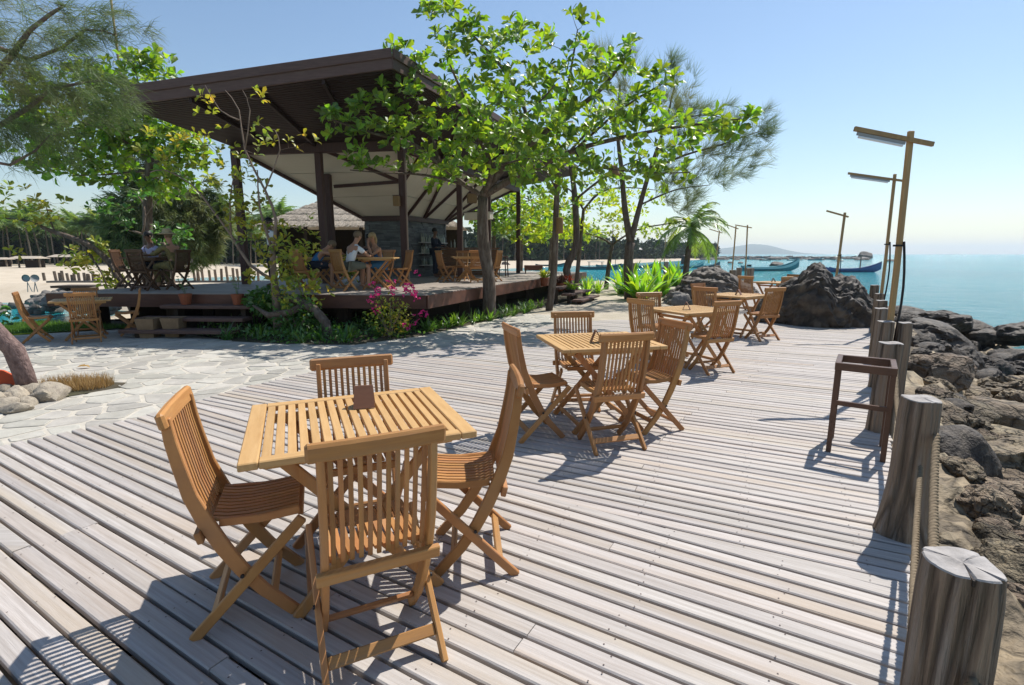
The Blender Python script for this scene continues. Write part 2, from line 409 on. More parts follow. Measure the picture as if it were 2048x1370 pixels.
# ------------------------------------------------------------------ setting: ground, water, deck, paving
PZ = -0.13                                               # level of paving and garden, the deck is at 0
land = [(-16, -8), (-15.5, 6.5), (-13.2, 9.6), (-11.5, 12.2), (-11.2, 15), (-13, 22), (-30, 30), (-30, 31.5), (-12, 32), (-3, 31.5), (6, 33), (10, 38),
        (14, 44), (15, 40), (14, 30), (13, 22), (12.2, 17.6), (9.3, 11.8), (7.7, 9.5), (6.6, 8.2), (5.4, 6.6), (4.5, 5.3), (3.5, 3.9), (2.5, 2.35), (1.5, .9), (.9, -.6), (.4, -3), (.3, -8)]
far_land = [(-27, 27), (-29, 33), (-33, 45), (-34, 53), (-22, 68), (-2, 86), (7.5, 100), (21, 119), (43, 157), (73, 209), (98, 252), (112, 290), (90, 340),
            (-100, 420), (-700, 400), (-700, 20), (-60, 18), (-34, 21)]
rocky = [(.5, -3), (1.0, .2), (1.5, .9), (2.5, 2.35), (3.5, 3.9), (4.5, 5.3), (5.4, 6.6), (6.6, 8.2), (7.7, 9.5), (9.3, 11.8), (12.2, 17.6), (13.5, 22),
         (16.5, 22), (16, 17.5), (14.8, 14.6), (12.2, 12.6), (12.5, 11.0), (14.5, 10.6), (14, 6), (13, 0), (9, -5)]
def terrain_z(P):
    P = np.asarray(P, float)
    a = poly_sd(P, land); b = poly_sd(P, far_land); c_ = poly_sd(P, rocky)
    za = np.where(a > 0, -0.19, np.maximum(-0.19 + a * 0.55, -3.0))
    zb = np.clip(-1.0 + b * 0.055, -3.0, -0.15)
    zc = np.where(c_ > 0, -0.62 - 0.028 * np.clip(np.linalg.norm(P - np.array([2, 4]), axis=1), 0, 13), -0.85 + c_ * .5)
    zc = np.maximum(zc, -3.0)
    return np.maximum(np.maximum(za, zb), zc), c_
def axis(*segs):
    out = []
    for a, b, s in segs: out += list(np.arange(a, b, s))
    return np.array(out + [segs[-1][1]])
xs = axis((-700, -200, 60), (-200, -60, 12), (-60, -20, 1.6), (-20, 0, .6), (0, .8, .26), (.8, 5.2, .07), (5.2, 16, .13), (16, 40, 2.5), (40, 130, 9))
ys = axis((-8, 0, .8), (0, 5, .07), (5, 15, .13), (15, 24, .5), (24, 60, 2), (60, 120, 5), (120, 420, 18))
XX, YY = np.meshgrid(xs, ys)
Pg = np.c_[XX.ravel(), YY.ravel()]
zz, rk = terrain_z(Pg)
vv = []
for (x, y), z, r in zip(Pg, zz, rk):
    if r > -1.0:
        w = min(1.0, (r + 1.0) / 1.2)
        z += w * (0.22 * fbm((x * 1.1, y * 1.1, 3.0)) + 0.20 * abs(mnoise.noise((x * 1.9, y * 2.6, 9.0))) + .11 * abs(mnoise.noise((x * 4.1, y * 5.2, 2.0))) + .07 * abs(mnoise.noise((x * 11, y * 9, 5.0))) - .12)
    elif z < -.1 and y < 60 and x < 60: z += 0.03 * fbm((x * .8, y * .8, 1.0))
    vv.append((x, y, z))
nx = len(xs)
ff = []
fm = []
for j in range(len(ys) - 1):
    for i in range(nx - 1):
        k = j * nx + i
        ff.append((k, k + 1, k + nx + 1, k + nx)); fm.append(1 if rk[k] > -.6 else 0)
me = bpy.data.meshes.new('ground'); me.from_pydata(vv, [], ff)
beach_m = mat('beach_sand', (0.52, 0.44, 0.34), (0.42, 0.35, 0.26), 0.8, rough=0.95, bump=0.3, bscale=3)
me.materials.append(beach_m); me.materials.append(M['rock'])
me.polygons.foreach_set('material_index', fm); me.polygons.foreach_set('use_smooth', [True] * len(ff)); me.update()
obj('ground', me, None, 'structure')
# dry grass bank behind the far beach
gb = [(-200, 66), (-60, 68), (-30, 72), (-14, 84), (2, 105), (16, 124), (36, 160), (30, 166), (8, 136), (-6, 116), (-20, 96), (-34, 84), (-62, 80), (-200, 80)]

# sea
sm = bpy.data.materials.new('turquoise_sea'); sm.use_nodes = True
nt = sm.node_tree; b = nt.nodes['Principled BSDF']; L = nt.links.new
b.inputs['Roughness'].default_value = 0.07
b.inputs['IOR'].default_value = 1.33
tc = _n(nt, 'ShaderNodeTexCoord'); mp = _n(nt, 'ShaderNodeMapping'); mp.inputs['Scale'].default_value = (1, 1.5, 1); mp.inputs['Rotation'].default_value = (0, 0, .5)
L(tc.outputs['Object'], mp.inputs[0])
n1 = _n(nt, 'ShaderNodeTexNoise'); n1.inputs['Scale'].default_value = 1.6; n1.inputs['Detail'].default_value = 7; n1.inputs['Roughness'].default_value = .65
L(mp.outputs[0], n1.inputs['Vector'])
bp = _n(nt, 'ShaderNodeBump'); bp.inputs['Strength'].default_value = 1.0; bp.inputs['Distance'].default_value = 0.5
n3 = _n(nt, 'ShaderNodeTexNoise'); n3.inputs['Scale'].default_value = .42; n3.inputs['Detail'].default_value = 3
L(mp.outputs[0], n3.inputs['Vector'])
ma = _n(nt, 'ShaderNodeMath', operation='MULTIPLY_ADD'); ma.inputs[1].default_value = 1.6
L(n3.outputs[0], ma.inputs[0]); L(n1.outputs[0], ma.inputs[2]); L(ma.outputs[0], bp.inputs['Height']); L(bp.outputs[0], b.inputs['Normal'])
n2 = _n(nt, 'ShaderNodeTexNoise'); n2.inputs['Scale'].default_value = 0.02; n2.inputs['Detail'].default_value = 5
L(tc.outputs['Object'], n2.inputs['Vector'])
mx = _n(nt, 'ShaderNodeMix', data_type='RGBA')
mx.inputs[6].default_value = (0.012, 0.26, 0.31, 1); mx.inputs[7].default_value = (0.03, 0.37, 0.41, 1)
rr = _n(nt, 'ShaderNodeMapRange'); rr.inputs[1].default_value = .35; rr.inputs[2].default_value = .65
L(n2.outputs[0], rr.inputs[0]); L(rr.outputs[0], mx.inputs[0]); L(mx.outputs[2], b.inputs['Base Color'])
sheet('sea', [(-6400, -60), (6400, -60), (6400, 6400), (-6400, 6400)], -1.0, sm)
# far hill beyond the headland
hb = MB(); n = 60
for j in range(5):
    for i in range(n + 1):
        t = i / n; x = 900 + t * 1500
        h = 70 * math.exp(-((t - .55) / .17) ** 2) + 30 * math.exp(-((t - .2) / .2) ** 2) + 7 * fbm((t * 9, 0, 2))
        h = max(0, h) * math.sin(math.pi * t) ** .5
        s = (0, .6, 1, .6, 0)[j]
        hb.v.append((x, 3400 + j * 120, -1.5 + h * s))
for j in range(4):
    for i in range(n):
        k = j * (n + 1) + i; hb.f.append((k, k + 1, k + n + 2, k + n + 1)); hb.mi.append(0)
hb.build('hill', M['hill'], None, True, kind='structure')

# sandy path and garden bed beside the pavilion
sheet('sand_path', [(-.4, 9.2), (1.3, 11.0), (2.6, 12.0), (5.2, 16.2), (8.6, 21), (10.5, 31), (2, 30), (3.6, 24.5), (1.5, 18), (-1.0, 12.4)], PZ - .004, M['sand'])
garden = [(-6.3, 10.0), (-5.2, 9.3), (-3.8, 8.95), (-2.8, 8.95), (-1.75, 10.0), (-.3, 12.8), (1.0, 15.6), (2.4, 18.4), (4.2, 23.4), (2, 25), (-2.6, 12.0), (-5.5, 11.9), (-10.2, 12.2), (-10.4, 11.2), (-8.2, 11.0)]
sheet('garden_bed', garden, PZ + .004, M['soil'])
lawn = [(-13, 8.6), (-11.5, 9.5), (-9.6, 10.4), (-8.2, 11.1), (-9.8, 11.6), (-11.2, 12), (-12.8, 10)]
sheet('lawn', lawn, PZ + .012, M['grass'])

# crazy paving: Voronoi stones with recessed pale mortar joints
patio_poly = [(-12.5, -1), (-12.5, 8.4), (-11.3, 9.3), (-9.5, 10.3), (-8.2, 10.95), (-6.4, 10.15), (-5.2, 9.4), (-3.8, 9.05), (-2.8, 9.05), (-1.85, 10.0), (-.5, 12.5),
              (.3, 13.8), (1.6, 13.2), (1.5, 11.6), (1.0, 10.6), (-.1, 8.8), (-1.3, 7.4), (-2.45, 6.1), (-2.95, 5.3), (-3.3, 4.2), (-3.9, 3.5), (-6.4, .5), (-7.5, -1)]
patio = sheet('stone_patio', patio_poly, PZ + .000, M['mortar'])
seeds = []
prng = random.Random(3)
gx = -12.6
while gx < 2:
    gy = -1.0
    while gy < 14:
        st = .27
        p = (gx + prng.uniform(-.14, .14) + (.15 if int(gy / st) % 2 else 0), gy + prng.uniform(-.14, .14))
        if prng.random() > .12: seeds.append(p)
        gy += st
    gx += .33
sa = np.array(seeds)
def vcell(i):
    p = sa[i]; d = ((sa - p) ** 2).sum(1); nb = np.argsort(d)[1:15]
    poly = [(p[0] - .6, p[1] - .6), (p[0] + .6, p[1] - .6), (p[0] + .6, p[1] + .6), (p[0] - .6, p[1] + .6)]
    for j in nb:
        m_ = (p + sa[j]) / 2; n_ = p - sa[j]; n_ = n_ / np.linalg.norm(n_)
        gap = .007 + .015 * abs(math.sin(i * 3.1 + j * 1.7) if i < j else math.sin(j * 3.1 + i * 1.7))
        out = []
        for k in range(len(poly)):
            a = poly[k]; c = poly[(k + 1) % len(poly)]
            da = (a[0] - m_[0]) * n_[0] + (a[1] - m_[1]) * n_[1] - gap; dc = (c[0] - m_[0]) * n_[0] + (c[1] - m_[1]) * n_[1] - gap
            if da >= 0: out.append(a)
            if (da >= 0) != (dc >= 0):
                t = da / (da - dc); out.append((a[0] + t * (c[0] - a[0]), a[1] + t * (c[1] - a[1])))
        poly = out
        if len(poly) < 3: return None
    q = []
    for k in range(len(poly)):                            # rounded, slightly wandering outline
        a = poly[k - 1]; c = poly[k]; e = poly[(k + 1) % len(poly)]
        q.append((c[0] * .86 + a[0] * .14, c[1] * .86 + a[1] * .14)); q.append((c[0] * .86 + e[0] * .14, c[1] * .86 + e[1] * .14))
    return q
stones = []
for i in range(len(seeds)):
    if in_poly(*seeds[i], patio_poly) and (sa[i][1] > 1.0):
        q = vcell(i)
        if q and all(in_poly(x, y, patio_poly) for x, y in q):
            X, Y = sa[i]
            vis = Y > .8 and abs(X) < Y * 1.12
            stones.append((0 if vis else 1, X * X + Y * Y, q, (X, Y)))
stones.sort(key=lambda s: s[:2])
rest = MB()
for n_, (v_, d_, q, c_) in enumerate(stones):
    h = .003 + .008 * prng.random(); tx, ty = prng.uniform(-.008, .008), prng.uniform(-.008, .008)
    mb = MB() if n_ < 290 else rest
    cx, cy = c_
    ox, oy = (cx, cy) if n_ < 290 else (0, 0)
    k = len(q); zb = PZ
    vv = [(x - ox, y - oy, zb - .01) for x, y in q] + [(x - ox, y - oy, zb + h * .55 + (x - cx) * tx + (y - cy) * ty) for x, y in q]
    vv += [((cx + (x - cx) * .94) - ox, (cy + (y - cy) * .94) - oy, zb + h + (x - cx) * tx + (y - cy) * ty) for x, y in q]
    fs = [(a + s * k, (a + 1) % k + s * k, (a + 1) % k + k + s * k, a + k + s * k) for s in (0, 1) for a in range(k)] + [tuple(2 * k + a for a in range(k))]
    mb.add(vv, fs)
    if n_ < 290:
        o = mb.build('paving_stone', M['stone'], patio); o.location = (cx, cy, 0)
rest.build('paving_stone', M['stone'], patio, kind='stuff')

# deck: every board a part
deck_left = [(-6.5, -2), (-6.5, .75), (-3.98, 3.79), (-3.42, 4.46), (-3.04, 5.51), (-2.55, 6.31), (-1.40, 7.65), (-.22, 9.07), (1.16, 11.1), (2.3, 11.5), (3.5, 11.3),
             (4.3, 12.6), (6.2, 15.2), (8.3, 19.5), (9.4, 25), (8.6, 33), (11.0, 34)]
deck_right = [(13.6, 34), (12.6, 24), (11.4, 17.6), (8.55, 11.8), (7.0, 9.5), (6.05, 8.2), (5.05, 6.8), (4.15, 5.5), (3.17, 4.07), (2.12, 2.47), (1.13, 1.1), (.62, .2), (.3, -2)]
deck_poly = deck_left + deck_right
def half(poly, n_, c_, keep):                            # clip a polygon by a line, keep the side s*keep >= c*keep
    out = []
    for k in range(len(poly)):
        a = Vector(poly[k]); e = Vector(poly[(k + 1) % len(poly)]); da, de = (a.dot(n_) - c_) * keep, (e.dot(n_) - c_) * keep
        if da >= 0: out.append(tuple(a))
        if (da >= 0) != (de >= 0): out.append(tuple(a + (e - a) * (da / (da - de))))
    return out
BA = R(-30.5)
bu = Vector((math.cos(BA), math.sin(BA))); bn = Vector((-math.sin(BA), math.cos(BA)))
seam = Vector(G(1000, 967)[:2]).dot(bn)
deck_o = bpy.data.objects.new('deck', None); col.objects.link(deck_o); deck_o['kind'] = 'structure'
pieces = []; nails = MB()
FIELDS = []
for fi, (ang, pitch, poly) in enumerate(((R(-30.5), .091, half(deck_poly, bn, seam, -1)), (R(-26.2), .089, half(deck_poly, bn, seam + .004, 1)))):
    u_, n_ = Vector((math.cos(ang), math.sin(ang))), Vector((-math.sin(ang), math.cos(ang))); FIELDS.append((ang, pitch, u_, n_, poly))
    ss = [Vector(p).dot(n_) for p in poly]; s = (seam - pitch * .5 - 60 * pitch) if fi == 0 else min(ss) + pitch * .5
    while s < max(ss):
        ts = []
        for i in range(len(poly)):
            a = Vector(poly[i]); c = Vector(poly[(i + 1) % len(poly)])
            da, dc = a.dot(n_) - s, c.dot(n_) - s
            if (da > 0) != (dc > 0): ts.append((a + (c - a) * (da / (da - dc))).dot(u_))
        ts.sort()
        for k in range(0, len(ts) - 1, 2):
            t0, t1 = ts[k] + (prng.uniform(-.03, .03) if fi == 0 else .0), ts[k + 1] + prng.uniform(-.015, .015)
            if fi == 1 and abs((u_ * t0 + n_ * s).dot(bn) - seam) < .02: t0 -= .5
            if t1 - t0 < .15: continue
            cut = t0 + prng.choice((1.6, 2.4, 3.2, 4.0)) + (t1 - t0) * .08; a = t0
            while a < t1 - .2:
                e = min(cut, t1)
                if t1 - e < .6: e = t1
                pieces.append((s, a, e, fi)); a = e + .004
                cut = e + prng.choice((2.9, 3.5, 4.1, 4.4))
            jt = math.ceil(t0 / .55) * .55
            while jt < t1 - .03:
                if s < 8:
                    for off in (-.024, .024):
                        if prng.random() < .12: continue
                        p = u_ * (jt + prng.uniform(-.03, .03)) + n_ * (s + off + prng.uniform(-.005, .005)); r_ = .0036
                        nails.add([(p.x + r_ * math.cos(q * math.pi / 3), p.y + r_ * math.sin(q * math.pi / 3), .0044 if fi == 0 else .0016) for q in range(6)], [tuple(range(6))])
                jt += .55
        s += pitch
def board_mesh(length, w, z, at=None, fu=None, fn_=None):
    hw = w / 2; prof = [(-hw, -.03), (hw, -.03), (hw, -.005), (hw - .006, 0), (-hw + .006, 0), (-hw, -.005)]
    vv = []
    for x in (-length / 2, length / 2):
        for y, zz_ in prof:
            if at is None: vv.append((x, y, zz_))
            else:
                p = at + fu * x + fn_ * y; vv.append((p.x, p.y, zz_ + z))
    ff = [(5, 4, 3, 2, 1, 0), (6, 7, 8, 9, 10, 11)] + [(k, (k + 1) % 6, 6 + (k + 1) % 6, 6 + k) for k in range(6)]
    return vv, ff
def dist_key(pc):
    _, _, u_, n_, _ = FIELDS[pc[3]]
    ends = [u_ * t + n_ * pc[0] for t in np.linspace(pc[1], pc[2], 7)]
    vis = any(q.y > 1.15 and abs(q.x) < q.y * 1.05 for q in ends)
    return (0 if vis else 1, min(q.length for q in ends if q.y > .8) if any(q.y > .8 for q in ends) else 99)
pieces.sort(key=dist_key)
rest = MB()
for k_, (s, a, e, fi) in enumerate(pieces):
    ang, pitch, u_, n_, _ = FIELDS[fi]
    w = pitch - prng.choice((.011, .014, .017, .021)); z = prng.uniform(-.004, .0015) + (.0025 if fi == 0 else -.0005)
    c = u_ * ((a + e) / 2) + n_ * (s + prng.uniform(-.002, .002))
    if k_ < 298:
        vv, ff = board_mesh(e - a, w, 0)
        o = MB().add(vv, ff).build('deck_board', M['deck'], deck_o)
        o.location = (c.x, c.y, z); o.rotation_euler = (0, 0, ang + prng.uniform(-.0016, .0016))
    else:
        vv, ff = board_mesh(e - a, w, z, c, u_, n_); rest.add(vv, ff)
print('boards', len(pieces), 'stones', len(stones))
rest.build('deck_board', M['deck'], deck_o, kind='stuff')
nails.build('nail', M['nail'], deck_o, kind='stuff')
jb = MB()
for jt in np.arange(-16, 16, .55):
    ts = []
    for i in range(len(deck_poly)):
        a = Vector(deck_poly[i]); c = Vector(deck_poly[(i + 1) % len(deck_poly)])
        da, dc = a.dot(bu) - jt, c.dot(bu) - jt
        if (da > 0) != (dc > 0): ts.append((a + (c - a) * (da / (da - dc))).dot(bn))
    ts.sort()
    for k in range(0, len(ts) - 1, 2):
        p, q = bu * jt + bn * (ts[k] + .05), bu * jt + bn * (ts[k + 1] - .05)
        if (q - p).length > .2: jb.bar((p.x, p.y, -.075), (q.x, q.y, -.075), .05, .08, (bu.x, bu.y, 0))
jb.build('joist', M['deck_under'], deck_o, kind='stuff')
# ------------------------------------------------------------------ furniture
STILE = [(-.225, .89), (-.217, .80), (-.202, .71), (-.176, .58), (-.135, .465), (-.085, .35), (-.03, .245), (.04, .14), (.165, 0)]
BACKP = STILE[:5]
def chair_parts(simple=False, wood='teak'):
    """(name, mesh, [sub parts]) list of the folding chair, origin between its feet, facing +y"""
    tx, tz = (M['teak_x'], M['teak_z']) if wood == 'teak' else (M['dark_teak'], M['dark_teak'])
    P = []
    bv = 0 if simple else .0035
    for s in (-1, 1):
        x = s * .178
        mb = MB().sweep([(x, y, z) for y, z in STILE], .024, .04, (1, 0, 0), ws=[.034, .04, .044, .05, .056, .056, .052, .048, .044])
        P.append(('stile', mb.mesh('stile', tz, bevel=bv)))
        mb = MB().sweep([(s * .203, .205, .432), (s * .203, .18, .405), (s * .203, -.215, 0)], .022, .04, (1, 0, 0))
        P.append(('rear_leg', mb.mesh('rear_leg', tz, bevel=bv)))
        mb = MB().sweep([(s * .155, .195, .448), (s * .155, .05, .437), (s * .155, -.095, .447)], .02, .034, (1, 0, 0))
        P.append(('seat_side', mb.mesh('seat_side', tz, bevel=bv)))
    up = Vector((0, -.03, .15)).normalized()
    mb = MB().sweep([(-.22, -.229, .885), (-.08, -.236, .885), (.08, -.236, .885), (.22, -.229, .885)], .065, .03, up)
    P.append(('top_rail', mb.mesh('top_rail', tx, bevel=0 if simple else .009)))
    mb = MB().bar((-.21, -.158, .418), (.21, -.158, .418), .048, .024, (0, -.25, 1))
    P.append(('back_rail', mb.mesh('back_rail', tx, bevel=bv)))
    P.append(('front_stretcher', MB().bar((-.166, .075, .10), (.166, .075, .10), .034, .018, (0, -.75, 1)).mesh('front_stretcher', tx, bevel=bv)))
    P.append(('rear_stretcher', MB().bar((-.192, -.135, .082), (.192, -.135, .082), .042, .018, (0, .95, 1)).mesh('rear_stretcher', tx, bevel=bv)))
    P.append(('seat_rail', MB().bar((-.15, .197, .436), (.15, .197, .436), .036, .022, (0, 0, 1)).mesh('seat_rail', tx, bevel=bv)))
    if not simple:
        P.append(('bolt', MB().tube([(-.219, -.025, .235), (-.212, -.025, .235)], .008, 8).mesh('bolt', M['cable'])))
        P.append(('bolt', MB().tube([(.212, -.025, .235), (.219, -.025, .235)], .008, 8).mesh('bolt', M['cable'])))
    n = 11
    bs = [(0, y + .003, z) for y, z in ((-.228, .865), (-.217, .79), (-.202, .71), (-.177, .58), (-.142, .455))]
    ss = [(0, .192, .462), (0, .10, .452), (0, 0, .447), (0, -.07, .452), (0, -.118, .464)]
    if simple:
        a, b_ = MB(), MB()
        for k in range(n):
            x = -.15 + k * .03
            a.sweep([(x, y, z) for _, y, z in bs], .015, .009)
            b_.sweep([(x, y, z) for _, y, z in ss], .019, .011)
        P.append(('back_slat', a.mesh('back_slats', tz), 'stuff')); P.append(('seat_slat', b_.mesh('seat_slats', tz), 'stuff'))
    else:
        m1 = MB().sweep(bs, .015, .010).mesh('back_slat', tz); m2 = MB().sweep(ss, .020, .012).mesh('seat_slat', tz)
        for k in range(n):
            P.append(('back_slat', m1, (-.15 + k * .03, 0, 0))); P.append(('seat_slat', m2, (-.15 + k * .03, 0, 0)))
    return P
CH_FULL, CH_SIMPLE, CH_DARK = chair_parts(), chair_parts(True), chair_parts(True, 'dark')
def chair(loc, rz, label, group='folding chairs round the deck tables', parts=None):
    t = thing('folding_chair', loc, label, 'chair', rz, group)
    for p in (parts or CH_FULL):
        o = obj(p[0], p[1], t, p[2] if len(p) > 2 and isinstance(p[2], str) else None)
        if len(p) > 2 and not isinstance(p[2], str): o.location = p[2]
    return t
def table_parts(simple=False, wood='teak', W=.90, Ld=.79):
    tx, ty = (M['teak_top_x'], M['teak_top_y']) if wood == 'teak' else (M['dark_teak'], M['dark_teak'])
    lm = M['teak_z'] if wood == 'teak' else M['dark_teak']
    P = []; z = .725; bv = 0 if simple else .004
    for s in (-1, 1):
        P.append(('end_board', MB().box((s * (W / 2 - .034), 0, z), (.068, Ld, .03)).mesh('end_board', ty, bevel=bv)))
        P.append(('side_rail', MB().box((0, s * (Ld / 2 - .027), z), (W - .138, .054, .03)).mesh('side_rail', tx, bevel=bv)))
        P.append(('apron', MB().box((0, s * .29, z - .036), (W - .16, .022, .042)).mesh('apron', tx, bevel=bv)))
    n = 17; pitch = (W - .138) / n
    if simple:
        a = MB()
        for k in range(n): a.box((-(W - .138) / 2 + pitch * (k + .5), 0, z), (pitch - .012, Ld - .09, .024))
        P.append(('top_slat', a.mesh('top_slats', ty), 'stuff'))
    else:
        m1 = MB().box((0, 0, z), (pitch - .0125, Ld - .112, .024)).mesh('top_slat', ty, bevel=.002)
        for k in range(n): P.append(('top_slat', m1, (-(W - .138) / 2 + pitch * (k + .5), 0, 0)))
    for s in (-1, 1):
        P.append(('leg', MB().bar((-.30, s * .30, .69), (.30, s * .30, 0), .024, .046, (0, 1, 0)).mesh('leg', lm, bevel=bv)))
        P.append(('leg', MB().bar((.30, s * .272, .69), (-.30, s * .272, 0), .024, .046, (0, 1, 0)).mesh('leg', lm, bevel=bv)))
    P.append(('stretcher', MB().bar((.245, -.286, .065), (.245, .286, .065), .036, .02, (0, 0, 1)).mesh('stretcher', lm, bevel=bv)))
    P.append(('stretcher', MB().bar((-.245, -.258, .065), (-.245, .258, .065), .036, .02, (0, 0, 1)).mesh('stretcher', lm, bevel=bv)))
    P.append(('stretcher', MB().bar((-.26, -.286, .645), (-.26, .286, .645), .036, .02, (0, 0, 1)).mesh('stretcher', lm, bevel=bv)))
    return P
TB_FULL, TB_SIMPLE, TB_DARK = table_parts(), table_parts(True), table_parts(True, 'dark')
def table(loc, rz, label, parts=None, group='slatted folding tables'):
    t = thing('folding_table', loc, label, 'table', rz, group)
    for p in (parts or TB_FULL):
        o = obj(p[0], p[1], t, p[2] if len(p) > 2 and isinstance(p[2], str) else None)
        if len(p) > 2 and not isinstance(p[2], str): o.location = p[2]
    return t
def menu_stand(loc, rz, label):                         # small wooden tent standing on a table
    t = thing('menu_stand', loc, label, 'menu stand', rz, 'menu stands on the tables')
    MB().add([(-.05, -.05, 0), (.05, -.05, 0), (.05, -.041, 0), (-.05, -.041, 0), (-.044, .004, .10), (.044, .004, .10), (.044, .012, .10), (-.044, .012, .10)],
             [(0, 1, 5, 4), (2, 3, 7, 6), (0, 4, 7, 3), (1, 2, 6, 5), (4, 5, 6, 7), (0, 3, 2, 1)]).build('front_board', M['menu'], t)
    MB().add([(-.05, .045, 0), (.05, .045, 0), (.05, .053, 0), (-.05, .053, 0), (-.044, .010, .098), (.044, .010, .098), (.044, .018, .096), (-.044, .018, .096)],
             [(0, 4, 5, 1), (2, 6, 7, 3), (0, 3, 7, 4), (1, 5, 6, 2), (4, 7, 6, 5), (0, 1, 2, 3)]).build('back_board', M['menu'], t)
    return t
def place(c, rz, lx, ly):
    return (c[0] + lx * math.cos(rz) - ly * math.sin(rz), c[1] + lx * math.sin(rz) + ly * math.cos(rz))

# table 1, the big one in front
T1 = (-.717, 2.231); a1 = .407
table((*T1, 0), a1, 'pale slatted teak table closest to the camera, four chairs round it')
x, y = place(T1, a1, .06, .16); menu_stand((x, y, .741), .25, 'small wooden menu tent on the large front table with visible slats')
chair((-.523, 1.735, 0), .457, 'teak folding chair at the front table, seen from behind with its whole back')
chair((-1.107, 2.004, 0), -1.205, 'teak folding chair at the left end of the front table, leaning away')
chair((-.211, 2.328, 0), 1.664, 'teak folding chair at the right end of the front table, seen side on')
chair((-.80, 2.535, 0), 3.52, 'teak folding chair beyond the front table, only its back above the tabletop')
# table 2
T2 = (.747, 4.352); a2 = .214
table((*T2, 0), a2, 'slatted teak table second from the camera, beyond the front table')
x, y = place(T2, a2, -.05, -.10); menu_stand((x, y, .741), 1.5, 'wooden menu tent on the second table, partly behind a chair back')
chair((.762, 3.823, 0), .286, 'teak folding chair on the near side of the second table, seen from behind')
chair((.21, 4.07, 0), -1.28, 'teak folding chair at the left end of the second table, its curved back in profile')
chair((.63, 4.76, 0), 3.27, 'teak folding chair on the far side of the second table, facing the camera')
chair((1.18, 4.235, 0), 1.93, 'teak folding chair at the right end of the second table, half hidden')
# table 3
T3 = (2.42, 6.86); a3 = .43
table((*T3, 0), a3, 'teak table third along the deck, its corner pointing at the camera')
x, y = place(T3, a3, -.08, -.02); menu_stand((x, y, .741), 1.2, 'wooden menu tent on the third table')
chair((1.80, 6.50, 0), -.95, 'teak folding chair at the left end of the third table, turned to the right')
chair((2.10, 7.30, 0), 3.45, 'teak folding chair on the far side of the third table, facing the camera')
chair((2.53, 6.35, 0), .38, 'teak folding chair on the near side of the third table, back to the camera')
# table 4
T4 = (4.15, 9.35); a4 = .66
table((*T4, 0), a4, 'teak table fourth along the deck, just before the big dark boulder', TB_SIMPLE)
x, y = place(T4, a4, -.05, -.05); menu_stand((x, y, .741), .9, 'wooden menu tent on the fourth table before the boulders')
chair((3.48, 8.85, 0), -.85, 'teak folding chair at the left end of the fourth table', parts=CH_SIMPLE)
chair((3.75, 9.72, 0), 3.75, 'teak folding chair beyond the fourth table, mostly hidden by a chair back', parts=CH_SIMPLE)
chair((4.37, 8.80, 0), .33, 'teak folding chair on the near side of the fourth table, before the boulder', parts=CH_SIMPLE)
# table 5
T5 = (7.05, 13.65); a5 = .5
table((*T5, 0), a5, 'teak table farthest along the deck, partly hidden by the big boulder', TB_SIMPLE)
menu_stand((T5[0] - .05, T5[1], .741), 1.3, 'wooden menu tent on the farthest deck table')
chair((6.20, 13.25, 0), -1.0, 'teak folding chair at the left end of the farthest table, below a post', parts=CH_SIMPLE)
chair((6.78, 12.98, 0), .5, 'teak folding chair on the near side of the farthest table, beside the boulder', parts=CH_SIMPLE)
chair((7.65, 14.0, 0), 2.2, 'teak folding chair at the right end of the farthest table, behind the boulder', parts=CH_SIMPLE)
# table 6 on the paving
T6 = (-8.22, 9.69); a6 = .62; zp = PZ + .014
table((*T6, zp), a6, 'teak table on the stone paving, before the pavilion steps')
for lx, ly, da, lb in ((.05, -.62, 0, 'teak folding chair at the paving table, back towards the camera'), (-.68, .0, -math.pi / 2, 'teak folding chair at the left end of the paving table'),
                       (.68, 0, math.pi / 2, 'teak folding chair at the paving table, side on, near the steps'), (0, .60, math.pi, 'teak folding chair on the far side of the paving table, before the platform edge')):
    x, y = place(T6, a6, lx, ly); chair((x, y, zp), a6 + da, lb, 'folding chairs round the paving table')

# stool frame by the posts
t = thing('bar_stool', (2.64, 3.70, 0), 'dark brown wooden bar stool without seat pad beside the log posts', 'stool', R(-35))
w, d, h = .35, .38, .69
for sx in (-1, 1):
    for sy in (-1, 1):
        MB().bar((sx * (w / 2 - .008), sy * (d / 2 - .006), 0), (sx * (w / 2 - .01), sy * (d / 2 - .01), h - .056), .034, .034).build('leg', M['stool'], t, bevel=.003)
for s_ in (-1, 1):
    MB().box((0, s_ * (d / 2 - .008), h - .028), (w + .02, .036, .056)).build('seat_rail', M['stool'], t, bevel=.003)
    MB().box((s_ * (w / 2 - .008), 0, h - .028), (.036, d - .056, .055)).build('seat_rail', M['stool'], t, bevel=.003)
    MB().box((0, s_ * (d / 2), .34 - .05 * s_), (w - .03, .02, .032)).build('stretcher', M['stool'], t, bevel=.002)
    MB().box((s_ * (w / 2), 0, .27), (.02, d - .03, .032)).build('stretcher', M['stool'], t, bevel=.002)

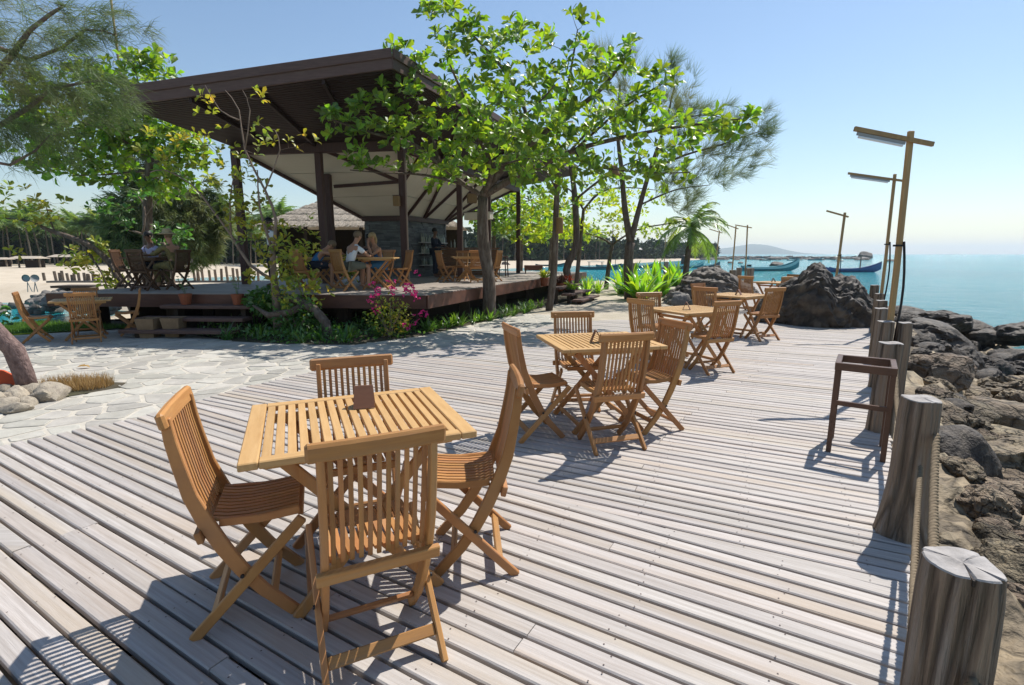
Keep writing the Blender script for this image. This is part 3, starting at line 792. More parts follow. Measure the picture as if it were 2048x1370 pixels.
# ------------------------------------------------------------------ log posts, ropes, lamp poles
def log_post(x, y, r, h, label, seed, lean=(0, 0), flare=0.0, cracks=(), base=-.45, nseg=72):
    t = thing('log_post', (x, y, 0), label, 'post', 0, 'log posts along the deck edge')
    rr = random.Random(seed); mb = MB(); m = 16
    ph = [rr.uniform(0, 6.28) for _ in range(4)]
    for i in range(m + 1):
        u = i / m; z = base + (h - base) * u
        for k in range(nseg):
            th = 2 * math.pi * k / nseg
            q = r * (1 + .05 * math.sin(2 * th + ph[0] + u) + .035 * math.sin(3 * th + ph[1] + 2 * u) + .015 * math.sin(7 * th + ph[2]) + .02 * math.sin(u * 7 + ph[3]))
            q *= 1 + .022 * mnoise.noise((math.cos(th) * 7 + seed, math.sin(th) * 7, z * 2.2)) + .03 * mnoise.noise((math.cos(th) * 2 + seed, math.sin(th) * 2, z * 5))
            q *= 1 + flare * max(0, min(1, 1 - z / .42)) ** 2
            for ca, cw in cracks:
                dd = abs((th - ca + math.pi) % (2 * math.pi) - math.pi)
                if dd < .09: q *= 1 - cw * (1 - dd / .09)
            if i == m: q -= .003
            mb.v.append((q * math.cos(th) + lean[0] * u, q * math.sin(th) + lean[1] * u, z + (.004 * math.sin(3 * th) if i == m else 0)))
    for i in range(m):
        for k in range(nseg):
            mb.f.append((i * nseg + k, i * nseg + (k + 1) % nseg, (i + 1) * nseg + (k + 1) % nseg, (i + 1) * nseg + k)); mb.mi.append(0)
    o = mb.build('trunk', M['log'], t, smooth=True)
    tb = MB(); ring = mb.v[-nseg:]
    cx, cy = lean
    rings = [1.0, .965, .6, .25]
    for j, f_ in enumerate(rings):
        for k in range(nseg):
            x_, y_, z_ = ring[k]; th = 2 * math.pi * k / nseg; dz = (0, .004, .005, .005)[j]
            for ca, cw in cracks:
                dd = abs((th - ca + math.pi) % (2 * math.pi) - math.pi)
                if dd < .08 and f_ > .2: dz -= .02 * min(1, cw * 5)
            tb.v.append((cx + (x_ - cx) * f_, cy + (y_ - cy) * f_, z_ + dz))
    tb.v.append((cx, cy, h + .003))
    for j in range(3):
        for k in range(nseg):
            tb.f.append((j * nseg + k, j * nseg + (k + 1) % nseg, (j + 1) * nseg + (k + 1) % nseg, (j + 1) * nseg + k)); tb.mi.append(0)
    for k in range(nseg): tb.f.append((3 * nseg + k, 3 * nseg + (k + 1) % nseg, 4 * nseg)); tb.mi.append(0)
    tb.build('end_grain', M['log_end'], t)
    if cracks:
        cb = MB()
        for ca, cw in cracks:
            cb.bar((cx + .012 * math.cos(ca), cy + .012 * math.sin(ca), h - .0075), (cx + r * .93 * math.cos(ca), cy + r * .93 * math.sin(ca), h - .0075), .0035 * (1 + cw * 3), .016, (-math.sin(ca), math.cos(ca), 0))
        cb.build('crack', M['crack'], t)
    return t
posts = [(1.085, 1.10), (2.075, 2.50), (3.12, 4.12), (4.12, 5.55), (4.99, 6.83), (6.0, 8.22), (6.9, 9.53), (8.45, 11.85)]
plab = ['thick log post nearest the camera, its pale top split by radial cracks', 'stout log post with flared base behind the nearest post', 'log post directly behind the bar stool',
        'log post at the foot of the nearest lamp pole', 'grey log post just beyond the nearest lamp pole', 'grey log post between the two tall lamp poles', 'log post at the foot of the second lamp pole', 'last log post before the boulder, standing alone']
pr_ = [.079, .084, .084, .08, .08, .08, .08, .085]
for i, ((x, y), lb) in enumerate(zip(posts, plab)):
    log_post(x, y, pr_[i], .74 + (0, .0, .01, 0, .01, -.01, 0, .02)[i], lb, 11 + i, lean=((.0, .012), (.035, .02), (.01, 0), (.01, 0), (0, 0), (0, 0), (0, 0), (0, 0))[i], flare=(.12, .45, .12, .1, .05, 0, 0, 0)[i],
             cracks=(((-1.15, .16), (2.4, .05), (-2.0, .10), (.35, .03)), ((-1.7, .05),), ((-1.4, .08),), (), (), (), (), ())[i])
log_post(4.32, 5.52, .07, .73, 'short second log post pressed against the foot of the nearest lamp pole', 33)
def rope(p, q, sag, label, r=.0085, steps=60):
    p, q = Vector(p), Vector(q); mb = MB(); d = q - p; t1 = Vector((-d.y, d.x, 0)).normalized()
    for st in range(3):
        pts = []
        for i in range(steps + 1):
            u = i / steps; c = p + d * u + Vector((0, 0, -sag * 4 * u * (1 - u))); a = st * 2.094 + u * d.length * 80
            pts.append(c + t1 * (math.cos(a) * r) + Vector((0, 0, math.sin(a) * r)))
        mb.tube(pts, r * 1.12, 5)
    return tag(mb.build('rope', M['rope'], None, smooth=True), label, 'rope', 'ropes strung between the log posts')
def ptz(i, z): return Vector((posts[i][0], posts[i][1], z))
rope((1.02, .35, .30), ptz(0, .50) + Vector((-.02, -.078, 0)), .03, 'thick rope leaving the hole of the nearest log post downwards', steps=60)
rope(ptz(0, .50) + Vector((.03, .075, 0)), ptz(1, .58) + Vector((.045, -.085, 0)), .10, 'thick rope with a deep sag between the two nearest log posts, upper one', steps=130)
rope(ptz(0, .52) + Vector((-.055, .055, 0)), ptz(1, .42) + Vector((-.02, -.095, 0)), .06, 'thinner lower rope between the two nearest log posts', .006, steps=130)
rope(ptz(1, .52) + Vector((.05, .09, 0)), ptz(2, .55) + Vector((0, -.1, 0)), .15, 'rope sagging behind the bar stool from the flared log post', steps=110)
for i in range(2, 7):
    rope(ptz(i, .52) + Vector((.05, .08, 0)), ptz(i + 1, .52) + Vector((-.04, -.08, 0)), .15, 'rope sagging between grey log posts farther along the deck edge', .011, steps=40)

def lamp_pole(base, top, rot, arm, back, tilt, label, w=.06, tube=True, cable=True, group='lamp poles along the shore'):
    base, top = Vector(base), Vector(top)
    t = thing('lamp_pole', base, label, 'lamp pole', 0, group)
    d = top - base
    MB().sweep([(0, 0, 0), d * .5 + Vector((.01, 0, 0)), d], w, w * .75, (1, 0, 0)).build('pole', M['bamboo'], t, bevel=.006)
    u = Vector((math.cos(rot) * math.cos(tilt), math.sin(rot) * math.cos(tilt), math.sin(tilt)))
    c = d * .965 + Vector((0, -w * .66, 0))
    MB().bar(c - u * back, c + u * arm, .02 if w < .05 else .03, w * .8, u.cross(Vector((0, 0, 1)))).build('arm', M['bamboo'], t)
    if tube:
        lo = Vector((0, 0, -w * .95))
        f_ = MB().bar(c + u * (arm * .12) + lo * .8, c + u * (arm * .95) + lo * .8, .016, .03, u.cross(Vector((0, 0, 1)))).build('lamp_housing', M['greypaint'], t)
        MB().tube([c + u * (arm * .16) + lo * 1.35, c + u * (arm * .92) + lo * 1.35], .014, 8).build('lamp_tube', M['tube_white'], f_)
    if cable:
        pts = []
        for i in range(14):
            v_ = .60 * (1 - i / 13) - .16 * (i / 13)
            pts.append(d * v_ + Vector((w * .62 + .035 * math.sin(i * .55) + (.06 * (i / 13)), -.03, 0)))
        MB().tube(pts, .013, 6).build('cable', M['cable'], t, smooth=True)
        k_ = MB(); q = d * .585
        k_.box(q, (w * 1.35, w * 1.1, .02)); k_.build('tie', M['cable'], t)
    return t
def lamp(px, py, Y, bx, z0, *a, **k):
    p = D(px, py, Y); b_ = D(bx, 508, Y); b_.z = z0
    return lamp_pole(b_, p, *a, **k)
lamp(1822, 262, 5.62, 1800, -.1, math.pi * .99, .62, .22, R(11), 'tall pale lamp pole closest to the camera with black cable and tube lamp', w=.056)
lamp(1790, 348, 9.5, 1773, -.1, math.pi * .985, .85, .15, R(8), 'second tall lamp pole with slim arm and drooping cable, behind the nearest one', w=.048)
lamp(1690, 425, 17.6, 1675, -.6, math.pi * .85, .6, .1, R(19), 'lamp pole rising behind the notch of the big boulder', w=.07, tube=False)
lamp(1495, 450, 25.8, 1494, -.1, math.pi * .97, .62, .2, R(10), 'lamp pole above the square grey post, third group by the sea', w=.06, tube=False, cable=False)
lamp(1472, 452, 26.4, 1466, -.1, math.pi * .86, .75, .12, R(21), 'lamp pole just left of the square grey post, arm sloping up steeply', w=.06, tube=False, cable=False)
lamp(1439, 461, 32, 1430, -.1, math.pi * .93, .65, .15, R(18), 'slightly leaning lamp pole behind the slanted boulder', w=.065, tube=False, cable=False)
lamp(1331, 473, 46, 1329, -.5, math.pi * .93, .6, .15, R(16), 'thin distant lamp pole left of the coconut palm', w=.07, tube=False, cable=False)
for px, y_, r_, lb in ((1462, 22.5, .14, 'dark round log post on the far boardwalk'), (1474, 26.2, .13, 'paler log post at the foot of a lamp pole on the far boardwalk'), (1496, 25.6, .19, 'wide grey post with starry end on the far boardwalk'),
                       (1432, 31.8, .14, 'small log post behind the slanted boulder'), (1267, 40, .15, 'log post rising from the water line between the trees'), (1329, 45.8, .2, 'log post under the distant lamp pole')):
    x = (px - 1024) / F * y_
    log_post(x, y_, r_, .78, lb, int(px), base=-1.1, nseg=16)
# ------------------------------------------------------------------ pavilion
FZ = .66
pav = thing('pavilion', (0, 0, 0), 'open timber pavilion with dark roof, cream ceiling and stone core on a platform', 'pavilion')
plat = [(-9.93, 10.85), (-1.745, 10.31), (3.40, 23.51), (-3.0, 26.2), (-6.2, 18.5), (-7.9, 15.1), (-9.6, 12.4)]
# floor boards, laid parallel to the front edge
fb = MB(); fd = Vector((.9978, -.066)); fn = Vector((.066, .9978))
s = 9.0
while s < 28:
    ts = []
    for i in range(len(plat)):
        a = Vector(plat[i]); c = Vector(plat[(i + 1) % len(plat)]); da, dc = a.dot(fn) - s, c.dot(fn) - s
        if (da > 0) != (dc > 0): ts.append((a + (c - a) * (da / (da - dc))).dot(fd))
    ts.sort()
    for k in range(0, len(ts) - 1, 2):
        a = ts[k]
        while a < ts[k + 1] - .05:
            e = min(a + rng.uniform(2.2, 4.2), ts[k + 1]); p = fd * ((a + e) / 2) + fn * s
            fb.box((p.x, p.y, FZ - .0125 + rng.uniform(-.001, .001)), (e - a - .004, .128, .025), Matrix.Rotation(math.atan2(fd.y, fd.x), 3, 'Z')); a = e
    s += .136
fb.build('floor_board', M['floor'], pav, kind='stuff')
for i, (nm, mt) in enumerate((('edge_board', 'redwood'), ('edge_board', 'redwood'), ('edge_board', 'redwood'), ('edge_board', 'roof_dark'), ('edge_board', 'roof_dark'), ('edge_board', 'roof_dark'), ('edge_board', 'roof_dark'))):
    a = Vector((*plat[i], 0)); c = Vector((*plat[(i + 1) % len(plat)], 0)); d = (c - a).normalized(); nrm = Vector((d.y, -d.x, 0))
    parts_ = max(1, int((c - a).length / 3.4))
    for k in range(parts_):
        p, q = a + (c - a) * (k / parts_), a + (c - a) * ((k + 1) / parts_)
        MB().bar(p + nrm * .02 + Vector((0, 0, FZ - .15)), q + nrm * .02 + Vector((0, 0, FZ - .15)) - d * .004, .04, .27, nrm).build('edge_board', M[mt], pav)
#piers and bearers under the platform
for x, y in [(-9.4, 11.5), (-7.6, 11.4), (-5.6, 11.2), (-3.7, 11.1), (-2.2, 11.0), (-1.2, 12.8), (-.3, 15), (.6, 17.3), (1.5, 19.6), (2.4, 21.8), (-4, 15), (-6, 14.5), (-8, 13.4), (-2, 19), (-1, 23)]:
    MB().box((x, y, (FZ - .3 + PZ) / 2), (.26, .26, FZ - .3 - PZ + .1)).build('pier', M['hutwall'], pav)
bk = MB()
for a, c in (((-9.3, 12.3), (-7.6, 14.9)), ((-7.6, 14.9), (-5.9, 18.4)), ((-5.9, 18.4), (-2.9, 25.8)), ((-2.9, 25.8), (2.6, 23.4)), ((-7.4, 12.6), (-2.6, 12.2)), ((-2.6, 12.2), (1.8, 22.8))):
    bk.bar((*a, .13), (*c, .13), .06, .62, (c[1] - a[1], a[0] - c[0], 0))
bk.build('skirting_wall', M['hutwall'], pav)
# roof: four planes falling to the stone core; outer halves dark slats, inner halves cream boards
A, B_, D_, E_ = Vector((-2.42, 11.0, 5.14)), Vector((-8.16, 11.42, 4.56)), Vector((2.97, 24.4, 5.10)), Vector((-3.1, 24.8, 4.6))
c1, c0, c2, c3 = Vector((-3.61, 17.5, 2.72)), Vector((-4.99, 17.6, 2.70)), Vector((-2.56, 20.1, 2.73)), Vector((-3.95, 20.2, 2.72))
FR = .49
mids = {}
for v_, c_, z_ in ((A, c1, 4.44), (B_, c0, 4.30), (D_, c2, 4.30), (E_, c3, 4.2)):
    m_ = v_.lerp(c_, FR); m_.z = z_
    if v_ is B_: m_.x, m_.y = -7.42, 14.12
    mids[tuple(v_)] = m_
facets = [(B_, A, c1, c0), (A, D_, c2, c1), (D_, E_, c3, c2), (E_, B_, c0, c3)]
for i, (p, q, qi, pi_) in enumerate(facets):
    pm, qm = mids[tuple(p)], mids[tuple(q)]
    up = (q - p).cross(pm - p).normalized()
    if up.z < 0: up = -up
    ui = (qm - pm).cross(pi_ - pm).normalized()
    if ui.z < 0: ui = -ui
    top = MB(); h_ = Vector((0, 0, .16)); l_ = Vector((0, 0, .03))
    top.add([p + h_, q + h_, qm + h_, pm + h_, qi + h_, pi_ + h_, p + l_, q + l_, qm + l_, pm + l_, qi + l_, pi_ + l_], [(0, 1, 2, 3), (3, 2, 4, 5), (9, 8, 7, 6), (11, 10, 8, 9), (0, 6, 7, 1), (5, 4, 10, 11)])
    top.build('roof_sheet', M['bluegrey'], pav)
    sl = MB(); n = 34
    for k in range(n):                                    # slatted soffit
        u0, u1 = (k + .08) / n, (k + .80) / n
        a0, b0, a1_, b1 = p.lerp(pm, u0), q.lerp(qm, u0), p.lerp(pm, u1), q.lerp(qm, u1)
        dn = -up * .022
        sl.add([a0, b0, b1, a1_, a0 + dn, b0 + dn, b1 + dn, a1_ + dn], [(3, 2, 1, 0), (4, 5, 6, 7), (0, 1, 5, 4), (1, 2, 6, 5), (2, 3, 7, 6), (3, 0, 4, 7)])
    sl.add([p + up * .02, q + up * .02, qm + up * .02, pm + up * .02], [(3, 2, 1, 0)])
    sl.build('soffit_slat', M['roof_dark'], pav, kind='stuff')
    for k in range(3):                                    # cream boards
        a0, b0, a1_, b1 = pm.lerp(pi_, k / 3 + .004), qm.lerp(qi, k / 3 + .004), pm.lerp(pi_, (k + 1) / 3 - .004), qm.lerp(qi, (k + 1) / 3 - .004)
        dn = -ui * .02
        MB().add([a0, b0, b1, a1_, a0 + dn, b0 + dn, b1 + dn, a1_ + dn], [(3, 2, 1, 0), (4, 5, 6, 7), (0, 1, 5, 4), (1, 2, 6, 5), (2, 3, 7, 6), (3, 0, 4, 7)]).build('ceiling_board', M['cream'], pav)
    # dark rafters below the soffit
    for k in range(1, 4):
        u = k / 4
        MB().bar(p.lerp(q, u) - up * .06, pm.lerp(qm, u) - up * .06, .06, .10, (q - p).normalized()).build('rafter', M['roof_dark'], pav)
    # fascia: two stepped boards along the eave
    d = (q - p).normalized(); out = d.cross(up).normalized(); mid_ = (pi_ + qi) / 2
    if out.dot((p + q) / 2 - mid_) < 0: out = -out
    oh = Vector((out.x, out.y, 0)).normalized()
    e0, e1 = p - d * .03, q + d * .03
    MB().bar(e0 + oh * .03 + Vector((0, 0, .095)), e1 + oh * .03 + Vector((0, 0, .095)), .05, .21, oh).build('fascia_board', M['fascia'], pav, bevel=.008)
    MB().bar(e0 + oh * .065 + Vector((0, 0, .28)), e1 + oh * .065 + Vector((0, 0, .28)), .05, .18, oh).build('fascia_board', M['fascia'], pav, bevel=.008)
    MB().bar(pm - Vector((0, 0, .13)), qm - Vector((0, 0, .13)), .16, .24, Vector((0, 0, 1)).cross(d)).build('beam', M['column'], pav, bevel=.008)
def rib(p, q, w=.07, t=.09):
    MB().bar(p, q, w, t, (q - p).cross(Vector((0, 0, 1)))).build('rib', M['column'], pav)
def fac(i, u, v):
    p, q, qi, pi_ = facets[i]; a = mids[tuple(p)].lerp(mids[tuple(q)], u); b_ = pi_.lerp(qi, u); r = a.lerp(b_, max(0, (v - FR) / (1 - FR))); r.z -= .07; return r
for i, u0, v0, u1, v1 in ((0, .52, .51, .985, .72), (0, .30, .74, .985, .72), (1, .04, .98, .30, .52), (1, .40, .98, .33, .52), (1, .42, .98, .52, .52), (1, .90, .98, .62, .52), (1, .02, .71, .12, .52), (0, 0.0, .52, 0.0, .99), (0, 1.0, .52, 1.0, .99), (1, 1.0, .52, 1.0, .99), (1, .92, .98, .80, .52)):
    rib(fac(i, u0, v0), fac(i, u1, v1))
# columns
for px, Yc, zt in ((496, 14.05, 4.15), (655, 14.27, 4.2), (813, 14.3, 4.25), (922, 17.2, 4.2), (978, 19.3, 4.18), (1036, 22.27, 4.12)):
    x = (px - 1024) / F * Yc
    w = .17 if Yc < 15 else .16
    c_ = MB().box((x, Yc, (FZ + zt) / 2), (w, w, zt - FZ), Matrix.Rotation(R(-5), 3, 'Z')).build('column', M['column'], pav, bevel=.006)
    if px in (813, 922, 978, 1036):
        MB().box((x + w * .56, Yc - .02, (FZ + zt) / 2 - .1), (.022, .09, zt - FZ - .25), Matrix.Rotation(R(-5), 3, 'Z')).build('cover_strip', M['strip'], c_)
x = (669 - 1024) / F * 15.3
MB().box((x, 15.3, 2.2), (.2, .2, 3.1)).build('column', M['column'], pav, bevel=.006)
# stone core, laid in thin courses
st = MB(); w0 = [(c0.x, c0.y), (c1.x, c1.y), (c2.x, c2.y), (c3.x, c3.y)]
zc = FZ + .002
while zc < 2.70:
    hh = rng.uniform(.035, .07)
    for i in range(4):
        a, c = Vector((*w0[i], 0)), Vector((*w0[(i + 1) % 4], 0)); d = (c - a); Ln = d.length; d.normalize(); nrm = Vector((d.y, -d.x, 0))
        u = 0
        while u < Ln - .02:
            e = min(u + rng.uniform(.15, .5), Ln)
            p = a + d * ((u + e) / 2) + nrm * (-.09 + rng.uniform(0, .022)); p.z = zc + hh / 2
            st.box(p, (e - u - .005, .18, hh - .006), Matrix.Rotation(math.atan2(d.y, d.x), 3, 'Z')); u = e
    zc += hh
core = st.build('wall_stone', M['slate'], pav, kind='stuff')
MB().prism([tuple(Vector(p) * .94 + Vector(((c0.x + c2.x) / 2, (c0.y + c2.y) / 2)) * .06) for p in w0], FZ + .001, 2.72).build('core_wall', M['hutwall'], pav)
MB().bar(c0 + Vector((-.05, -.06, -.06)), c1 + Vector((.05, -.06, -.06)), .12, .16, (0, 1, 0)).build('core_beam', M['column'], pav)
MB().bar(c1 + Vector((.06, -.05, -.06)), c2 + Vector((.06, 0, -.06)), .12, .16, (1, 0, 0)).build('core_beam', M['column'], pav)

# steps with pots
def steps_(name, lab, rows, m):
    t = thing(name, (0, 0, 0), lab, 'steps')
    for (p, q, w, z) in rows:
        p, q = Vector((*p, z - .035)), Vector((*q, z - .035)); d = (q - p).normalized()
        MB().bar(p, q, w, .07, (d.y, -d.x, 0)).build('tread', m, t, bevel=.008)
        for u in (.12, .88):
            c = p.lerp(q, u); MB().box((c.x, c.y + .05, (z - .07 + PZ) / 2), (.09, w * .6, z - .07 - PZ)).build('riser_block', M['hutwall'], t)
    return t
steps_('front_steps', 'three dark timber treads leading up to the platform, flower pots on top', [((-7.15, 10.45), (-5.25, 10.33), .36, .45), ((-7.45, 10.12), (-5.25, 9.99), .34, .235), ((-7.55, 9.78), (-5.3, 9.66), .34, .04)], M['step'])
steps_('side_steps', 'grey timber treads at the far right side of the platform beside a slender tree', [((1.33, 16.3), (2.35, 18.6), .38, .42), ((1.75, 16.35), (2.72, 18.5), .36, .21), ((2.1, 16.3), (3.0, 18.4), .36, .02)], M['step'])
def pot(loc, r, h, m, label, square=False):
    t = thing('flower_pot', loc, label, 'flower pot', .1, 'flower pots about the steps')
    b_ = MB()
    if square:
        for k, (s0, s1) in enumerate(((r * .72, r),)):
            b_.add([(-s0, -s0, 0), (s0, -s0, 0), (s0, s0, 0), (-s0, s0, 0), (-s1, -s1, h), (s1, -s1, h), (s1, s1, h), (-s1, s1, h), (-s1 * .85, -s1 * .85, h), (s1 * .85, -s1 * .85, h), (s1 * .85, s1 * .85, h), (-s1 * .85, s1 * .85, h),
                    (-s1 * .8, -s1 * .8, h * .85), (s1 * .8, -s1 * .8, h * .85), (s1 * .8, s1 * .8, h * .85), (-s1 * .8, s1 * .8, h * .85)],
                   [(3, 2, 1, 0), (0, 1, 5, 4), (1, 2, 6, 5), (2, 3, 7, 6), (3, 0, 4, 7), (4, 5, 9, 8), (5, 6, 10, 9), (6, 7, 11, 10), (7, 4, 8, 11), (8, 9, 13, 12), (9, 10, 14, 13), (10, 11, 15, 14), (11, 8, 12, 15), (12, 13, 14, 15)])
    else:
        b_.lathe([(r * .7, 0), (r * .92, h * .8), (r, h * .82), (r, h), (r * .86, h), (r * .84, h * .86)], 14)
    b_.build('pot', m, t)
    MB().lathe([(r * .8, h * .86), (r * .8, h * .9)], 10).build('soil', M['soil'], t)
    return t
for px, lb in ((370, 'terracotta pot with a thin dry sprig on the top step, left one of the pair'), (478, 'terracotta pot with a tall thin sprig on the top step, beside the planted driftwood')):
    x = (px - 1024) / F * 10.4
    t = pot((x, 10.42 + (370 - px) * .0006, .452), .125, .22, M['terracotta'], lb)
    sb = MB()
    for k in range(4):
        a = rng.uniform(0, 6.28); p = [(0, 0, .18)]
        for j in range(5): p.append((p[-1][0] + .02 * math.cos(a), p[-1][1] + .02 * math.sin(a), p[-1][2] + rng.uniform(.05, .1)))
        sb.tube(p, [.004] * 6, 3)
        for q in p[2:]: sb.box(q, (.05, .02, .012), Matrix.Rotation(a, 3, 'Z'))
    sb.build('sprig', M['leaf_dark'], t)
x = (290 - 1024) / F * 9.75
pot((x - .0, 9.78, PZ), .17, .38, M['clay'], 'tan tapered clay planter at the foot of the steps, outer one', True)
pot((x + .42, 9.88, PZ), .17, .38, M['clay'], 'tan tapered clay planter tucked against the step ends', True)

# bar counter, shelves, bottles
bar = thing('bar_counter', (0, 0, 0), 'reddish wooden bar counter with a plank front, to the right of the stone core', 'bar counter')
ba, bb = Vector((-3.0, 19.3, 0)), Vector((-.55, 19.9, 0)); bd = (bb - ba).normalized(); bnn = Vector((bd.y, -bd.x, 0))
for k in range(10):
    MB().bar(ba + Vector((0, 0, FZ + .055 + k * .098)), bb + Vector((0, 0, FZ + .055 + k * .098)), .03, .092, bnn).build('front_plank', M['bar'], bar)
MB().bar(ba + bd * -.06 - bnn * .22 + Vector((0, 0, FZ + 1.03)), bb + bd * .06 - bnn * .22 + Vector((0, 0, FZ + 1.03)), .6, .05, bnn).build('counter_top', M['bar'], bar)
MB().bar(bb - bnn * .03 + Vector((0, 0, FZ + .5)), bb - bnn * .45 + Vector((0, 0, FZ + .5)), .03, .98, bd).build('end_panel', M['clay'], bar)
sh_d = (c2 - c1); sh_d.z = 0; shl = sh_d.length; sh_d.normalize(); sn = Vector((sh_d.y, -sh_d.x, 0))
shf = thing('bottle_shelf', (0, 0, 0), 'wall shelves of bottles on the right face of the stone core', 'shelf')
bottles = 0
for z in (1.08, 1.50, 1.88):
    p, q = c1 + sh_d * .75 + sn * .14, c1 + sh_d * 2.5 + sn * .14; p.z = q.z = z
    MB().bar(p, q, .2, .03, sn).build('board', M['shelf'], shf)
    for u in (.08, .92):
        k_ = p.lerp(q, u); MB().box((k_.x, k_.y, z - .05), (.03, .16, .07)).build('bracket', M['column'], shf)
bm_proto = []
for hgt, r_ in ((.27, .034), (.30, .037), (.24, .042)):
    bm_proto.append(MB().lathe([(r_, 0), (r_, hgt * .58), (r_ * .4, hgt * .75), (r_ * .36, hgt), (r_ * .2, hgt + .003)], 8).mesh('bottle', M['glass_bottle'], smooth=False))
for z in (1.08, 1.50, 1.88):
    for k in range(13):
        if z > 1.4 and z < 1.6 and k in (7, 8): continue
        p = c1 + sh_d * (.82 + k * .13 + rng.uniform(-.02, .02)) + sn * .14
        o = obj('bottle', rng.choice(bm_proto)); o.location = (p.x, p.y, z + .016); o.scale = (1, 1, rng.uniform(.85, 1.15))
        tag(o, 'glass bottle standing among others on the shelves of the stone core', 'bottle', 'bottles on the bar shelves')
for k in range(5):
    p = ba.lerp(bb, .30 + k * .055) - bnn * .3
    o = obj('bottle', bm_proto[k % 3]); o.location = (p.x, p.y, FZ + 1.057)
    tag(o, 'glass bottle or jar standing on the bar counter top', 'bottle', 'bottles on the bar counter')
# hanging things
def box_lamp(c, size, m, label, rz=0):
    t = thing('box_lamp', c, label, 'lamp', rz)
    MB().box((0, 0, 0), size).build('shade', m, t, bevel=.01)
    MB().box((0, 0, size[2] / 2 + .012), (size[0] * 1.04, size[1] * 1.04, .02)).build('rim', M['column'], t)
    return t
c = D(793, 402, 14.12); box_lamp(c, (.17, .13, .26), M['lampshade'], 'orange brown box lamp fixed to the column left of the stone core', R(-5))
c = D(957, 432, 16.4); box_lamp(c, (.95, .22, .23), M['pale_box'], 'long pale box lamp hanging between columns behind the main tree', R(-28))
c = D(944, 397, 16.9); box_lamp(c, (.3, .3, .28), M['lampshade'], 'tan box lamp under the ceiling behind the main tree fork', R(10))
# low dark bench on the far corner of the platform
t = thing('day_bench', D(1067, 543, 21.6), 'low dark red bench on thin legs at the far edge of the platform', 'bench', R(-3)); t.location.z = FZ
MB().box((0, 0, .24), (.78, .34, .22)).build('seat_box', M['redwood'], t, bevel=.01)
for sx in (-1, 1):
    for sy in (-1, 1): MB().box((sx * .34, sy * .13, .065), (.04, .04, .13)).build('leg', M['column'], t)
t = thing('bar_stool', ((1005 - 1024) / F * 18.6, 18.6, FZ), 'dark tall stool standing by the end of the bar counter', 'stool', .3)
for sx in (-1, 1):
    for sy in (-1, 1): MB().bar((sx * .17, sy * .16, 0), (sx * .14, sy * .13, .70), .035, .035).build('leg', M['stool'], t)
MB().box((0, 0, .72), (.36, .34, .045)).build('seat', M['stool'], t, bevel=.005)
MB().box((0, -.155, .25), (.3, .02, .03)).build('stretcher', M['stool'], t)

# tables and chairs on the platform
GP = 'folding chairs inside the pavilion'
def pp(px, Y): return ((px - 1024) / F * Y, Y)
table((*pp(758, 12.05), FZ), .05, 'folding table where the man in the white shirt sits, on the platform', TB_SIMPLE, 'tables inside the pavilion')
chair((*pp(693, 11.45), FZ), -.62, 'teak folding chair holding the man in the white shirt', GP, CH_SIMPLE)
chair((*pp(768, 12.75), FZ), 2.6, 'teak folding chair holding the blond woman in blue', GP, CH_SIMPLE)
chair((*pp(806, 13.1), FZ), 2.2, 'teak folding chair beside the table by the lit column, empty', GP, CH_SIMPLE)
table((*pp(650, 12.6), FZ), .1, 'folding table by the double column where a person rests both arms', TB_SIMPLE, 'tables inside the pavilion')
chair((*pp(615, 11.75), FZ), -.55, 'teak folding chair holding the reclining person by the double column', GP, CH_SIMPLE)
table((*pp(935, 15.3), FZ), .2, 'folding table before the bar counter, behind the main tree trunk', TB_SIMPLE, 'tables inside the pavilion')
chair((*pp(893, 15.2), FZ), -1.0, 'teak folding chair left of the table before the bar counter', GP, CH_SIMPLE)
chair((*pp(922, 15.9), FZ), 2.9, 'teak folding chair behind the table before the bar counter', GP, CH_SIMPLE)
chair((*pp(986, 15.4), FZ), 1.2, 'teak folding chair right of the main tree trunk, before the bar counter', GP, CH_SIMPLE)
chair((*pp(955, 14.8), FZ), .1, 'teak folding chair partly hidden by the main tree trunk', GP, CH_SIMPLE)
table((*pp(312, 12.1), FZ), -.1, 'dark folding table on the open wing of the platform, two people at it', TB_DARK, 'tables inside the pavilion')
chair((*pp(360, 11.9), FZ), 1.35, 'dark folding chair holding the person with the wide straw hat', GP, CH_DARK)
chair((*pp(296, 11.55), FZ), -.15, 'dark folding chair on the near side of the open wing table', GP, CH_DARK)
chair((*pp(262, 12.2), FZ), -1.4, 'dark folding chair at the left end of the open wing table, in profile', GP, CH_DARK)

